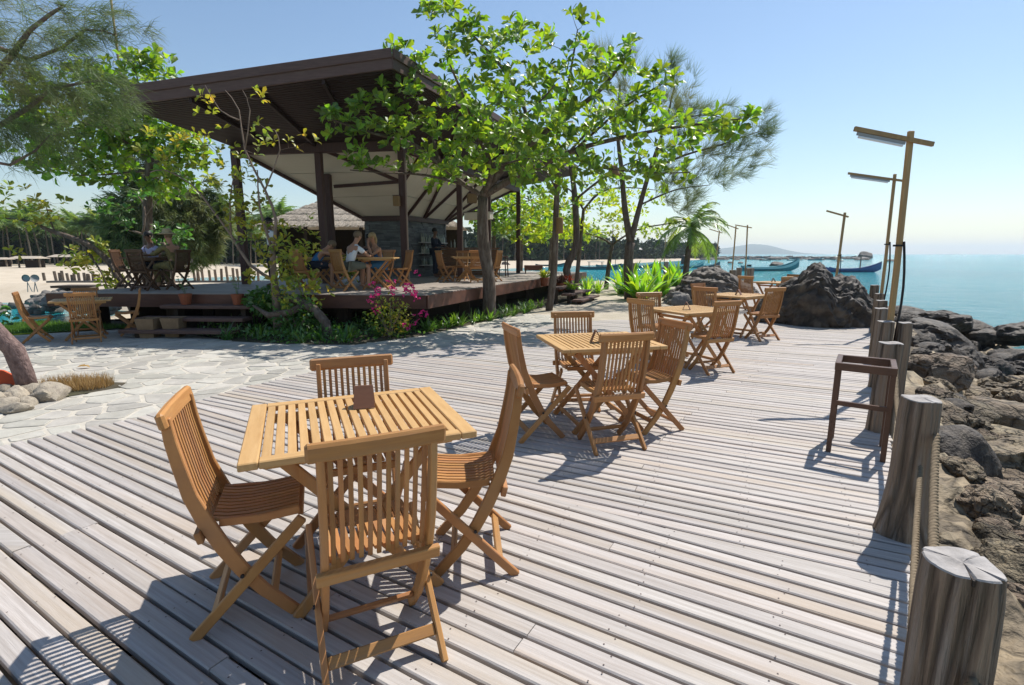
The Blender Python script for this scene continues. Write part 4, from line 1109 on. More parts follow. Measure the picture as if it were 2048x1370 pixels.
# ------------------------------------------------------------------ thatched building behind
hut = thing('thatched_hut', (0, 0, 0), 'long building with a shaggy palm thatch hip roof behind the pavilion', 'hut')
hx0, hx1, hy0, hy1, ez, rz_ = -11.95, -2.4, 24.0, 29.5, 2.72, 4.35
for k in range(5):                                        # overlapping thatch tiers with ragged edges
    u0, u1 = k / 5 - .02, (k + 1) / 5
    def ring(u, dz):
        ix, iy = 2.7 * u * 1.02, 2.75 * u
        return [(hx0 + ix, hy0 + iy, ez + (rz_ - ez) * u + dz), (hx1 - ix, hy0 + iy, ez + (rz_ - ez) * u + dz), (hx1 - ix, hy1 - iy, ez + (rz_ - ez) * u + dz), (hx0 + ix, hy1 - iy, ez + (rz_ - ez) * u + dz)]
    lo, hi = ring(max(u0, 0), .06), ring(u1, .015)
    mb = MB(); mb.add([*lo, *hi], [(0, 1, 5, 4), (1, 2, 6, 5), (2, 3, 7, 6), (3, 0, 4, 7)])
    for side in ((0, 1), (3, 0), (1, 2)):
        a, c = Vector(lo[side[0]]), Vector(lo[side[1]]); ai, ci = Vector(hi[side[0]]), Vector(hi[side[1]])
        n = int((c - a).length / .05)
        for i in range(n):
            for rep in range(2):
                u = (i + rng.random()) / n; p = a.lerp(c, u); q = ai.lerp(ci, u)
                d = (p - q).normalized(); w = (c - a).normalized() * rng.uniform(.02, .045)
                e = p + d * rng.uniform(.03, .13) + Vector((0, 0, rng.uniform(-.06, .0))); b0 = p.lerp(q, rng.uniform(.1, .75)) + Vector((0, 0, .03))
                mb.add([b0 - w, b0 + w, e + w * .5, e - w * .4], [(0, 1, 2, 3)])
    mb.build('thatch_tier', M['thatch'], hut)
MB().tube([(hx0 + 2.6, 26.75, rz_ + .04), (hx1 - 2.6, 26.75, rz_ + .04)], .12, 8).build('ridge_cap', M['thatch'], hut)
wl = MB(); wl.box(((hx0 + hx1) / 2, hy1 - .7, 1.3), (hx1 - hx0 - 1.2, .1, 3.0)); wl.box((hx0 + .8, 26.8, 1.3), (.1, 4.2, 3.0)); wl.build('wall', M['hutwall'], hut)
MB().box(((hx0 + hx1) / 2, hy0 + .9, .35), (hx1 - hx0 - 1.6, .1, 1.0)).build('low_wall', M['hutwall'], hut)
for k in range(7): MB().box((hx0 + .8 + k * 1.32, hy0 + .7, 1.3), (.14, .14, 3.0)).build('post', M['hutwall'], hut)

# ------------------------------------------------------------------ people
def skin_mesh(name, V, Edg, Rad, m, sub=1, root=0):
    me = bpy.data.meshes.new(name); me.from_pydata([tuple(v) for v in V], Edg, [])
    o = bpy.data.objects.new('tmp', me); col.objects.link(o)
    md = o.modifiers.new('s', 'SKIN'); md.branch_smoothing = .6
    sv = me.skin_vertices[0].data
    for i, r in enumerate(Rad): sv[i].radius = r if hasattr(r, '__len__') else (r, r)
    sv[root].use_root = True
    s2 = o.modifiers.new('u', 'SUBSURF'); s2.levels = sub; s2.render_levels = sub
    dg = bpy.context.evaluated_depsgraph_get()
    r_ = bpy.data.meshes.new_from_object(o.evaluated_get(dg))
    bpy.data.objects.remove(o)
    r_.name = name; r_.materials.clear(); r_.materials.append(m)
    r_.polygons.foreach_set('use_smooth', [True] * len(r_.polygons)); r_.update()
    return r_
def person(loc, rz, label, J, skin, top=None, bottom=None, hair=None, hat=None, sleeve=True, long_sleeve=False, legs_long=False, female=False, hair_long=False, scale=1.0):
    """J: joints in metres, x right, y forward, z up from the seat or floor reference"""
    t = thing('person', loc, label, 'person', rz, None, scale)
    Vv, Ee, Rr = [], [], []; idx = {}
    def v(n, p, r, parent=None):
        idx[n] = len(Vv); Vv.append(Vector(p)); Rr.append(r)
        if parent: Ee.append((idx[parent], idx[n]))
    P = {k: Vector(a) for k, a in J.items()}
    wd = .9 if female else 1.0
    v('pelvis', P['pelvis'], (.135 * wd, .10)); v('waist', P['pelvis'].lerp(P['chest'], .45), (.115 * wd, .09), 'pelvis'); v('chest', P['chest'], (.15 * wd, .105), 'waist')
    v('neckb', P['chest'].lerp(P['head'], .42), (.06, .06), 'chest'); hd = (P['head'] - P['chest']).normalized()
    look = Vector(J.get('look', (0, 1, 0))).normalized()
    v('neck', P['head'] - hd * .10, (.052, .055), 'neckb'); v('jaw', P['head'] - hd * .055 + look * .012, (.062, .07), 'neck'); v('skull', P['head'] + hd * .03, (.075, .088), 'jaw'); v('crown', P['head'] + hd * .095, (.055, .065), 'skull')
    for s in ('l', 'r'):
        v('sh' + s, P['sh' + s], .056, 'chest'); v('el' + s, P['el' + s], .038, 'sh' + s); v('wr' + s, P['wr' + s], .026, 'el' + s)
        hdir = (P['wr' + s] - P['el' + s]).normalized(); hdir = Vector(J.get('hand' + s, hdir)).normalized()
        pm_ = P['wr' + s] + hdir * .07; v('palm' + s, pm_, (.03, .018), 'wr' + s)
        sd = hdir.cross(Vector((0, 0, 1))); sd = sd.normalized() if sd.length > .2 else Vector((1, 0, 0)); cu = sd.cross(hdir)
        if cu.z > 0: cu = -cu
        for k, (o_, ln) in enumerate(((-.027, .07), (-.009, .08), (.009, .075), (.027, .058))):
            a_ = pm_ + sd * o_ + hdir * .025; m_ = a_ + hdir * ln * .55 + cu * .008; e_ = m_ + hdir * ln * .4 + cu * .022
            v(f'f{k}{s}', a_, .009, 'palm' + s); v(f'g{k}{s}', m_, .0085, f'f{k}{s}'); v(f'h{k}{s}', e_, .007, f'g{k}{s}')
        a_ = P['wr' + s] + hdir * .035 + sd * (.03 if s == 'l' else -.03); v('th' + s, a_, .011, 'wr' + s); v('ti' + s, a_ + hdir * .045 + sd * (.02 if s == 'l' else -.02), .009, 'th' + s)
        v('hip' + s, P['pelvis'] + Vector(((-1 if s == 'l' else 1) * .085, .02, -.02)), .088, 'pelvis'); v('kn' + s, P['kn' + s], .056, 'hip' + s)
        v('cf' + s, P['kn' + s].lerp(P['an' + s], .35), .052, 'kn' + s); v('an' + s, P['an' + s], .034, 'cf' + s)
        fd_ = Vector(J.get('foot' + s, (0, 1, 0))).normalized(); v('toe' + s, P['an' + s] + fd_ * .15 + Vector((0, 0, -.045)), (.036, .02), 'an' + s)
    obj('body', skin_mesh('body', Vv, Ee, Rr, skin), t)
    hc = P['head'] + hd * .035
    MB().ball(P['head'] - hd * .012 + look * .088, (.013, .013, .019), 6, 4).build('nose', skin, t, smooth=True)
    sdv = look.cross(Vector((0, 0, 1))).normalized()
    for q in (-1, 1):
        MB().ball(P['head'] + hd * .012 + look * .078 + sdv * (.03 * q), .009, 6, 4).build('eye', M['hair_black'], t)
        MB().ball(P['head'] + hd * .0 + sdv * (.077 * q), (.014, .022, .03), 6, 4).build('ear', skin, t, smooth=True)
    MB().ball(P['head'] - hd * .048 + look * .072, (.02, .01, .006), 6, 4).build('mouth', M['terracotta'], t)
    def cloth(nm, names, infl, m, caps=()):
        vs2 = []; ix = {}; rs = []
        for n in names: ix[n] = len(vs2); vs2.append(Vv[idx[n]]); r = Rr[idx[n]]; r = r if hasattr(r, '__len__') else (r, r); rs.append((r[0] + infl, r[1] + infl))
        es = [(ix[a], ix[b_]) for a, b_ in [(list(idx)[x], list(idx)[y]) for x, y in Ee] if a in ix and b_ in ix]
        for a, b_, f_ in caps:
            ix[a + b_] = len(vs2); vs2.append(Vv[idx[a]].lerp(Vv[idx[b_]], f_)); r = rs[ix[a]]; q = Rr[idx[b_]]; q = q if hasattr(q, '__len__') else (q, q)
            rs.append((max(r[0] * (1 - f_) + (q[0] + infl) * f_, q[0] + infl) , max(r[1] * (1 - f_) + (q[1] + infl) * f_, q[1] + infl))); es.append((ix[a], ix[a + b_]))
        obj(nm, skin_mesh(nm, vs2, es, rs, m), t)
    if top:
        nm = ['pelvis', 'waist', 'chest'] + (['neckb'] if sleeve else [])
        caps = []
        if sleeve:
            nm += ['shl', 'shr']
            if long_sleeve: nm += ['ell', 'elr']; caps = [('ell', 'wrl', .9), ('elr', 'wrr', .9)]
            else: caps = [('shl', 'ell', .62), ('shr', 'elr', .62)]
        cloth('shirt' if not female else 'top', nm, .016, top, caps)
    if bottom:
        nm = ['pelvis', 'hipl', 'hipr']; caps = [('hipl', 'knl', .9), ('hipr', 'knr', .9)]
        if legs_long: nm += ['knl', 'knr', 'cfl', 'cfr']; caps = [('cfl', 'anl', .85), ('cfr', 'anr', .85)]
        cloth('trousers' if legs_long else 'shorts', nm, .022, bottom, caps)
    if hair:
        hb_ = MB(); bk_ = -look * .022
        hb_.ball(hc + bk_ + hd * .022, (.088, .098, .092), 12, 8)
        if hair_long: hb_.ball(hc - look * .06 - hd * .09, (.07, .045, .11), 10, 6)
        o = hb_.build('hair', hair, t, smooth=True)
    if hat:
        tp = hc + hd * .06
        MB().lathe([(.001, .10), (.06, .095), (.088, .05), (.095, 0), (.20, -.035), (.205, -.03), (.10, .012), (.094, .05), (.065, .1)], 18, tp).build('hat', hat, t, smooth=True)
    return t
SEATED = dict(pelvis=(0, 0, .12), chest=(0, .04, .50), head=(0, .09, .78), shl=(-.19, .04, .53), shr=(.19, .04, .53), ell=(-.25, .20, .33), elr=(.25, .20, .33), wrl=(-.16, .42, .34), wrr=(.16, .42, .34),
              knl=(-.12, .42, .10), knr=(.12, .42, .10), anl=(-.13, .38, -.36), anr=(.13, .38, -.36))
def J(**k): d = dict(SEATED); d.update(k); return d
SZ = FZ + .452
person((*pp(702, 11.5), SZ), -.72, 'seated man in a white t-shirt and olive shorts, leaning on the table', J(chest=(0, .12, .47), head=(.02, .24, .74), shl=(-.20, .12, .5), shr=(.20, .12, .5), ell=(-.26, .34, .32), elr=(.27, .33, .32), wrl=(-.1, .52, .32), wrr=(.1, .50, .32)), M['skin'], M['white_cloth'], M['olive_cloth'], M['hair_brown'])
person((*pp(764, 12.62), SZ), 2.35, 'seated blond woman in a blue top, one hand raised to her face', J(chest=(0, .10, .46), head=(0, .2, .74), look=(.2, 1, -.15), shl=(-.17, .1, .49), shr=(.17, .1, .49), ell=(-.2, .34, .33), elr=(.17, .36, .33), wrl=(-.06, .36, .60), wrr=(-.02, .52, .33), handl=(.05, -.3, 1)), M['skin'], M['blue_cloth'], M['blue_cloth'], M['hair_blond'], sleeve=False, female=True, hair_long=True)
person((*pp(631, 11.95), SZ), -1.25, 'person leaning far over the table by the double column, bare arms crossed', J(chest=(0, .22, .40), head=(0, .42, .56), shl=(-.18, .22, .42), shr=(.18, .22, .42), ell=(-.22, .50, .33), elr=(.22, .5, .33), wrl=(.02, .62, .36), wrr=(-.02, .60, .38)), M['skin'], M['blue_cloth'], M['navy_cloth'], M['hair_brown'], sleeve=False)
person((*pp(357, 11.9), SZ), 1.3, 'person in a wide straw hat and yellow patterned top, reaching over the table', J(chest=(0, .05, .48), head=(0, .1, .75), ell=(-.22, .3, .36), elr=(.22, .3, .36), wrl=(-.1, .54, .36), wrr=(.1, .52, .36)), M['skin'], M['check_cloth'], M['check_cloth'], M['hair_brown'], M['straw'], long_sleeve=True, legs_long=True, female=True)
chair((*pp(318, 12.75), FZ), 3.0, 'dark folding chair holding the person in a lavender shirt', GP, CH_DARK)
person((*pp(318, 12.72), SZ), 2.75, 'dark haired person in a lavender shirt seated behind the open wing table', J(), M['skin_dark'], M['lavender_cloth'], M['navy_cloth'], M['hair_black'])
STAND = dict(pelvis=(0, 0, .93), chest=(0, .01, 1.30), head=(0, .03, 1.58), shl=(-.19, 0, 1.36), shr=(.19, 0, 1.36), ell=(-.23, -.02, 1.10), elr=(.23, .0, 1.10), wrl=(-.22, .10, .90), wrr=(.2, .16, .95), knl=(-.09, .02, .49), knr=(.10, .04, .49), anl=(-.1, -.02, .06), anr=(.12, .02, .06))
def S_(**k): d = dict(STAND); d.update(k); return d
person((*pp(551, 13.1), FZ), 2.2, 'standing waiter in a white shirt and dark trousers among the yellowing leaves', S_(), M['skin_dark'], M['white_cloth'], M['navy_cloth'], M['hair_black'], legs_long=True)
person((*pp(872, 18.2), FZ), -1.9, 'barkeeper all in dark clothes standing before the bottle shelves', S_(ell=(-.22, .14, 1.12), wrl=(-.14, .36, 1.08), elr=(.22, .14, 1.12), wrr=(.12, .36, 1.1)), M['skin_dark'], M['navy_cloth'], M['navy_cloth'], M['hair_black'], legs_long=True, long_sleeve=True)
chair((*pp(748, 14.4), FZ), 3.0, 'teak folding chair behind the blond woman, in the shade', GP, CH_SIMPLE)
person((*pp(746, 14.45), SZ), 2.9, 'dark haired person seated in the shade behind the blond woman', J(), M['skin_dark'], M['navy_cloth'], M['navy_cloth'], M['hair_black'])
# ------------------------------------------------------------------ vegetation
def leaf_shape(mb, base, d, n, L_, W_, fold=.25, droop=.1, mi=0):
    """obovate leaf: base point, direction d, normal n"""
    d = d.normalized(); s_ = d.cross(n)
    if s_.length < 1e-4: s_ = d.orthogonal()
    s_.normalize(); n = s_.cross(d).normalized()
    mid = [base, base + d * L_ * .35 + n * (L_ * .03), base + d * L_ * .72 + n * (L_ * .0), base + d * L_ + n * (-droop * L_)]
    w = (0.06, .62, .95, .1); vv = []
    for i, p in enumerate(mid):
        up = n * (fold * W_ * .5 * w[i])
        vv += [p - s_ * (W_ * .5 * w[i]) + up, p, p + s_ * (W_ * .5 * w[i]) + up]
    ff = []
    for i in range(3): ff += [(3 * i, 3 * i + 1, 3 * i + 4, 3 * i + 3), (3 * i + 1, 3 * i + 2, 3 * i + 5, 3 * i + 4)]
    mb.add(vv, ff, mi)
def leaf_quad(mb, base, d, n, L_, W_):
    d = d.normalized(); s_ = d.cross(n)
    if s_.length < 1e-4: s_ = d.orthogonal()
    s_.normalize(); c = base + d * L_ * .55
    mb.add([base, c - s_ * W_ * .5 + n * .1 * W_, base + d * L_ - n * .1 * L_, c + s_ * W_ * .5 + n * .1 * W_], [(0, 1, 2), (0, 2, 3)])
def rvec(r): 
    while True:
        v = Vector((r.uniform(-1, 1), r.uniform(-1, 1), r.uniform(-1, 1)))
        if .05 < v.length < 1: return v.normalized()
def grow(r, trunk, branches, blobs, twig_r=.006, jit=.12):
    """branches: list of (points, r0, r1); blobs: (centre, (rx,ry,rz), n). Returns wood MB and tip list (pos, dir)."""
    wood = MB(); nodes = []
    for pts, r0, r1 in [trunk] + branches:
        P = [Vector(p) for p in pts]; Q = [P[0]]
        for i in range(len(P) - 1):
            n_ = max(2, int((P[i + 1] - P[i]).length / .28)); m_ = []
            pm, p0, p1, p2 = P[max(i - 1, 0)], P[i], P[i + 1], P[min(i + 2, len(P) - 1)]
            for k in range(1, n_ + 1):
                t = k / n_; t2, t3 = t * t, t * t * t
                Q.append(.5 * ((2 * p0) + (p1 - pm) * t + (2 * pm - 5 * p0 + 4 * p1 - p2) * t2 + (3 * p0 - pm - 3 * p1 + p2) * t3))
        n = len(Q); rr = [r0 + (r1 - r0) * (i / (n - 1)) for i in range(n)]
        rr = [q * (1 + .06 * r.uniform(-1, 1)) for q in rr]
        wood.tube(Q, rr, 10 if r0 > .07 else 6)
        nodes += [(q, x) for q, x in list(zip(Q, rr))[(2 if pts is not trunk[0] else int(n * .75)):]]
    tips = []
    for c, rad, n in blobs:
        c = Vector(c)
        for _ in range(n):
            v = rvec(r) * (r.random() ** .45); tips.append(c + Vector((v.x * rad[0], v.y * rad[1], v.z * rad[2])))
    root = Vector(trunk[0][-1]); tips.sort(key=lambda p: (p - root).length)
    NP = np.array([tuple(q) for q, _ in nodes]); NR = [x for _, x in nodes]; out = []
    NPl = [NP]; cnt = len(NP); buf = np.zeros((cnt + len(tips) * 4 + 10, 3)); buf[:cnt] = NP
    for tp in tips:
        A_ = buf[:cnt]; d2 = ((A_ - np.array(tp)) ** 2).sum(1); k = int(np.argmin(d2)); b0 = Vector(A_[k]); ln = (tp - b0).length
        if ln < .05: continue
        rb = min(NR[k] * .8, twig_r * (1 + ln * 1.3)); n_ = 3 if ln > .4 else 2
        pts = [b0]
        for i in range(1, n_ + 1):
            t = i / n_; p = b0.lerp(tp, t) + rvec(r) * (ln * jit * math.sin(math.pi * t)) + Vector((0, 0, -.06 * ln * math.sin(math.pi * t)))
            pts.append(p)
        wood.tube(pts, [rb * (1 - .55 * i / n_) for i in range(n_ + 1)], 4 if rb > .008 else 3, cap=False)
        for i, p in enumerate(pts[1:]): buf[cnt] = p; NR.append(rb * (1 - .55 * (i + 1) / n_)); cnt += 1
        out.append((pts[-1], (pts[-1] - pts[-2]).normalized()))
    return wood, out
def broad_tree(seed, label, trunk, branches, blobs, leaf_m, L_=.2, W_=.11, per=7, bark='bark', name='sea_almond_tree', quad=False, leaf_parts=0, group=None, twig_r=.006, spread=1.0, leaves_on=1.0, thin=1.0):
    r = random.Random(seed); wood, tips = grow(r, trunk, branches, blobs, twig_r)
    base = Vector(trunk[0][0]); t = thing(name, base, label, 'tree', 0, group)
    wood.v = [(x - base.x, y - base.y, z - base.z) for x, y, z in wood.v]
    wood.build('trunk', M[bark], t, smooth=True)
    L = []
    for p, d in tips:
        if r.random() > leaves_on: continue
        a0 = r.uniform(0, 6.28); u = (d + Vector((0, 0, .9))).normalized(); o1 = u.orthogonal().normalized(); o2 = u.cross(o1)
        for k in range(per + r.randint(-2, 1)):
            a = a0 + k * 2.4; el = r.uniform(.15, .95) * spread
            dd = (o1 * math.cos(a) + o2 * math.sin(a)) * math.cos(el * .9) + u * math.sin(el * .9)
            nn = (u * .7 + rvec(r) * .55 - dd * .2).normalized()
            s = r.uniform(.65, 1.15); L.append((p - base + u * r.uniform(-.06, .02) + dd * .02, dd, nn, L_ * s, W_ * s * r.uniform(.85, 1.1)))
    crown = MB()
    L.sort(key=lambda q: (q[0] + base - Vector((0, 0, H))).length)
    protos = []
    if leaf_parts:
        for k in range(4):
            m_ = MB(); leaf_shape(m_, Vector((0, 0, 0)), Vector((1, 0, 0)), Vector((0, 0, 1)), 1, W_ / L_ * (.9 + .1 * k), .2 + .1 * k, .05 + .1 * k); protos.append(m_.mesh('leaf', M['leaf_one'], smooth=False))
    for i, (p, d, n_, l_, w_) in enumerate(L):
        if i < leaf_parts:
            o = obj('leaf', protos[i % 4], t); s_ = n_.cross(d).normalized(); n2 = d.cross(s_)
            o.matrix_basis = Matrix.Translation(p) @ Matrix((d, s_, n2)).transposed().to_4x4() @ Matrix.Scale(l_, 4)
        elif quad: leaf_quad(crown, p, d, n_, l_, w_)
        else: leaf_shape(crown, p, d, n_, l_, w_, r.uniform(.1, .5), r.uniform(0, .3))
    crown.build('crown', leaf_m, t, kind='stuff')
    return t
def casuarina(seed, label, trunk, branches, blobs, n_need=26, nl=.26, nw=.0035, bark='bark', name='casuarina_tree', group=None, droop=.7, mname='needle'):
    r = random.Random(seed); wood, tips = grow(r, trunk, branches, blobs, .005, .1)
    base = Vector(trunk[0][0]); t = thing(name, base, label, 'tree', 0, group)
    wood.v = [(x - base.x, y - base.y, z - base.z) for x, y, z in wood.v]
    wood.build('trunk', M[bark], t, smooth=True)
    cr = MB(); root = Vector(trunk[0][-1])
    for p, d in tips:
        p = p - base; outd = (p + base - root); outd.z *= .3; outd = outd.normalized() if outd.length > .1 else rvec(r)
        for k in range(n_need):
            dd = (d * .5 + outd * .55 + rvec(r) * .75 + Vector((0, 0, .15))).normalized(); l_ = nl * r.uniform(.55, 1.25)
            b0 = p - d * r.uniform(0, .28) + rvec(r) * .03; e = b0 + dd * l_ * .55; f = e + (dd + Vector((0, 0, -droop))).normalized() * l_ * .5
            s_ = dd.cross(rvec(r)); s_ = s_.normalized() * nw if s_.length > .01 else Vector((nw, 0, 0))
            cr.add([b0 - s_, b0 + s_, e + s_, e - s_, f], [(0, 1, 2, 3), (3, 2, 4)])
    cr.build('crown', M[mname], t, kind='stuff')
    return t
M['leaf_one'] = mat('sea_almond_single_leaf', (0.088, 0.138, 0.016), (0.055, 0.1, 0.014), 3, rough=0.45, rnd=0.5, hue=0.022, trans=(2.0, 1.85, 0.45), spec=0.38)

# main tree, in the middle
def Dd(px, py, Y): return tuple(D(px, py, Y))
tb = Vector((-.585, 12.6, PZ))
fork = D(966, 392, 12.45)
main_tr = ([tuple(tb), Dd(978, 560, 12.6), Dd(966, 480, 12.55), tuple(fork)], .175, .12)
fk = tuple(fork)
br = [([fk, Dd(1000, 340, 12.2), Dd(1056, 290, 11.7), Dd(1120, 240, 11.9), Dd(1200, 180, 11.2), Dd(1262, 100, 10.8)], .12, .022),
      ([Dd(1056, 290, 11.7), Dd(1050, 220, 12.2), Dd(1000, 130, 11.8), Dd(915, 40, 11.4)], .06, .015),
      ([Dd(1120, 240, 11.9), Dd(1140, 150, 11.5), Dd(1155, 60, 11.2)], .045, .012),
      ([fk, Dd(1040, 350, 12.1), Dd(1150, 300, 12.0), Dd(1290, 265, 10.8), Dd(1400, 248, 10.2), Dd(1480, 238, 9.9)], .085, .014),
      ([Dd(1150, 300, 12.0), Dd(1240, 220, 11.2), Dd(1330, 165, 10.8)], .04, .012),
      ([fk, Dd(930, 370, 12.2), Dd(880, 330, 11.9), Dd(830, 290, 11.8), Dd(740, 265, 11.0), Dd(650, 235, 10.6)], .065, .012),
      ([Dd(880, 330, 11.9), Dd(850, 230, 12.0), Dd(800, 150, 11.8), Dd(788, 90, 11.7)], .04, .01),
      ([Dd(930, 370, 12.2), Dd(850, 350, 11.9), Dd(760, 345, 11.4), Dd(700, 340, 11.0)], .035, .01),
      ([fk, Dd(985, 340, 11.9), Dd(960, 280, 11.6), Dd(930, 200, 10.4), Dd(900, 130, 9.6)], .07, .014),
      ([Dd(960, 280, 11.6), Dd(1050, 230, 10.2), Dd(1110, 170, 9.3)], .04, .012),
      ([Dd(985, 340, 11.9), Dd(1000, 330, 11.4), Dd(1040, 320, 10.0)], .04, .012),
      ([Dd(1150, 300, 12.0), Dd(1180, 330, 11.0), Dd(1290, 345, 10.2), Dd(1380, 345, 9.9)], .035, .01)]
def blob(px, py, Y, rx, ry, rd, n): return (Dd(px, py, Y), (rx / F * Y, rd, ry / F * Y), n)
bl = [blob(940, 195, 11.2, 120, 95, 1.6, 74), blob(1080, 170, 11.0, 120, 85, 1.7, 67), blob(1190, 170, 11.0, 95, 80, 1.4, 39), blob(905, 60, 11.4, 75, 58, .6, 28), blob(1000, 80, 11.5, 90, 40, .6, 27), blob(845, 15, 11.5, 22, 16, .2, 5), blob(1160, 55, 11.2, 38, 38, .3, 8),
      blob(1250, 105, 10.8, 34, 38, .4, 9), blob(1300, 185, 10.8, 75, 42, .8, 22), blob(1310, 265, 10.7, 120, 38, 1.0, 33), blob(1420, 255, 10.1, 62, 26, .6, 14), blob(1480, 232, 9.9, 32, 26, .3, 7), blob(1130, 265, 10.9, 130, 60, 1.6, 43),
      blob(960, 300, 11.6, 130, 70, 1.5, 62), blob(800, 240, 11.3, 80, 70, .9, 36), blob(820, 130, 11.7, 55, 45, .4, 19), blob(722, 200, 11.1, 32, 30, .3, 7), blob(700, 250, 10.8, 80, 24, .5, 15), blob(650, 228, 10.6, 26, 12, .2, 5), blob(760, 325, 11.1, 75, 30, .5, 14),
      blob(1090, 345, 10.6, 110, 34, 1.0, 25), blob(1250, 335, 10.2, 110, 26, .7, 17), blob(1350, 345, 9.9, 45, 22, .4, 7), blob(1020, 250, 9.4, 110, 60, .8, 31), blob(890, 350, 12.2, 80, 35, .8, 18)]
broad_tree(21, 'spreading sea almond tree in the centre, trunk forking beside the platform, big bright leaves', main_tr, br, bl, M['leaf'], .21, .122, 8, leaf_parts=290)

# slender trees right of the pavilion
def simple_tree(seed, label, bx, by, Y, pts, brs, blobs, lm, L_=.2, W_=.11, r0=.09, per=6, group=None, quad=True, name='sea_almond_tree', z=PZ):
    b_ = D(bx, by, Y); b_.z = z
    tr = ([tuple(b_)] + [Dd(*p) for p in pts], r0, r0 * .6)
    return broad_tree(seed, label, tr, [([Dd(*q) for q in b2], ra, rb) for b2, ra, rb in brs], [blob(*b3) for b3 in blobs], lm, L_, W_, per, quad=quad, name=name, group=group)
simple_tree(31, 'slender grey tree with a bending trunk at the side steps, basket lamp on it', 1098, 615, 14.6, [(1108, 540, 14.6), (1112, 430, 14.6), (1116, 330, 14.4)],
            [([(1116, 330, 14.4), (1180, 260, 14), (1260, 200, 13.6)], .045, .012), ([(1114, 380, 14.5), (1070, 300, 14.4), (1060, 240, 14)], .03, .01)],
            [(1150, 290, 14.0, 110, 50, 1.2, 30), (1240, 220, 13.6, 50, 30, .6, 10), (1060, 280, 14, 50, 40, .6, 14)], M['leaf'], .22, .12, .115, quad=False)
simple_tree(32, 'dark curving tree behind the flower pots of the side steps', 1150, 572, 18.6, [(1133, 540, 18.6), (1152, 490, 18.6), (1150, 400, 18.6), (1142, 330, 18.4)],
            [([(1142, 330, 18.4), (1120, 290, 18.2), (1100, 270, 18)], .05, .015), ([(1150, 400, 18.6), (1200, 360, 18.2), (1250, 330, 17.8), (1300, 310, 17.6)], .05, .012)],
            [(1110, 350, 18.4, 70, 60, 1, 40), (1230, 345, 18, 90, 40, 1, 40)], M['leaf'], .22, .12, .15)
simple_tree(33, 'thin upright stem just right of the curving tree, forking into wide branches', 1151, 566, 19.6, [(1162, 470, 19.6), (1167, 420, 19.5)],
            [([(1167, 420, 19.5), (1200, 385, 19.2), (1250, 375, 18.8), (1310, 380, 18.5)], .05, .01), ([(1167, 420, 19.5), (1140, 380, 19.5), (1080, 350, 19.3)], .04, .01)],
            [(1090, 440, 19.6, 60, 45, 1, 50), (1240, 400, 19, 90, 30, 1, 50), (1150, 470, 19.8, 50, 30, .8, 26), (1060, 470, 20, 50, 36, .8, 26)], M['leaf_lime'], .2, .11, .095)
simple_tree(34, 'young yellow green tree with a Y fork standing alone on the sandy path', 1212, 578, 23.5, [(1219, 520, 23.5), (1225, 490, 23.5)],
            [([(1225, 490, 23.5), (1200, 475, 23.3), (1150, 462, 23), (1110, 455, 23)], .05, .012), ([(1225, 490, 23.5), (1245, 475, 23.3), (1290, 455, 23), (1400, 440, 22.5)], .05, .012), ([(1225, 490, 23.5), (1226, 450, 23.5)], .03, .01)],
            [(1140, 465, 23, 60, 22, .8, 36), (1230, 440, 23.4, 45, 34, .8, 40), (1290, 462, 23, 60, 14, .6, 26), (1370, 448, 22.6, 45, 9, .5, 14), (1200, 400, 23.5, 60, 40, .8, 40)], M['leaf_lime'], .22, .12, .12)
for px, by, Y, lb, s_ in ((1040, 540, 30, 'leafy sea almond tree far behind the right columns of the pavilion', 41), (1100, 538, 33, 'leafy sea almond tree behind the day bench', 42), (985, 545, 28, 'leafy sea almond tree behind the bar counter end', 43)):
    simple_tree(s_, lb, px, by, Y, [(px + 3, 470, Y), (px, 430, Y)], [([(px, 430, Y), (px - 40, 400, Y), (px - 70, 390, Y)], .06, .02), ([(px, 430, Y), (px + 40, 410, Y), (px + 80, 400, Y)], .06, .02)],
                [(px, 420, Y, 75, 50, 2, 110), (px + 40, 455, Y - .5, 60, 26, 1.5, 50)], M['leaf'], .34, .19, .15, per=7)
# casuarina right, wispy against the sky
ct = ([tuple(Vector((4.25, 18.4, PZ))), Dd(1257, 520, 18.4), Dd(1261, 485, 18.4)], .19, .16)
cb_ = [([Dd(1261, 485, 18.4), Dd(1250, 420, 18.4), Dd(1243, 340, 18.3), Dd(1235, 260, 18.2), Dd(1240, 170, 18)], .13, .03),
       ([Dd(1261, 485, 18.4), Dd(1280, 410, 18.2), Dd(1300, 340, 18), Dd(1330, 250, 17.8), Dd(1352, 160, 17.6)], .11, .02),
       ([Dd(1300, 340, 18), Dd(1370, 310, 17.6), Dd(1440, 290, 17.3), Dd(1520, 262, 17)], .05, .01), ([Dd(1280, 410, 18.2), Dd(1350, 380, 17.8), Dd(1420, 370, 17.6)], .035, .01), ([Dd(1330, 250, 17.8), Dd(1400, 230, 17.4), Dd(1470, 240, 17.2)], .03, .008)]
casuarina(51, 'wispy casuarina with twin dark trunks behind the sea almond tree, feathery against the sea sky', ct, cb_,
          [blob(1240, 200, 18, 60, 90, 1, 60), blob(1350, 220, 17.7, 50, 90, 1, 70), blob(1420, 250, 17.4, 70, 50, .8, 70), blob(1500, 285, 17.1, 60, 60, .6, 46), blob(1440, 330, 17.4, 70, 40, .8, 55), blob(1350, 370, 17.8, 50, 50, .9, 46), blob(1190, 130, 18.2, 50, 50, .6, 22), blob(1535, 255, 17, 24, 40, .3, 14), blob(1345, 140, 17.7, 30, 30, .3, 14), blob(1375, 400, 18, 36, 36, .5, 24)],
          34, .46, .0032, droop=-.12)
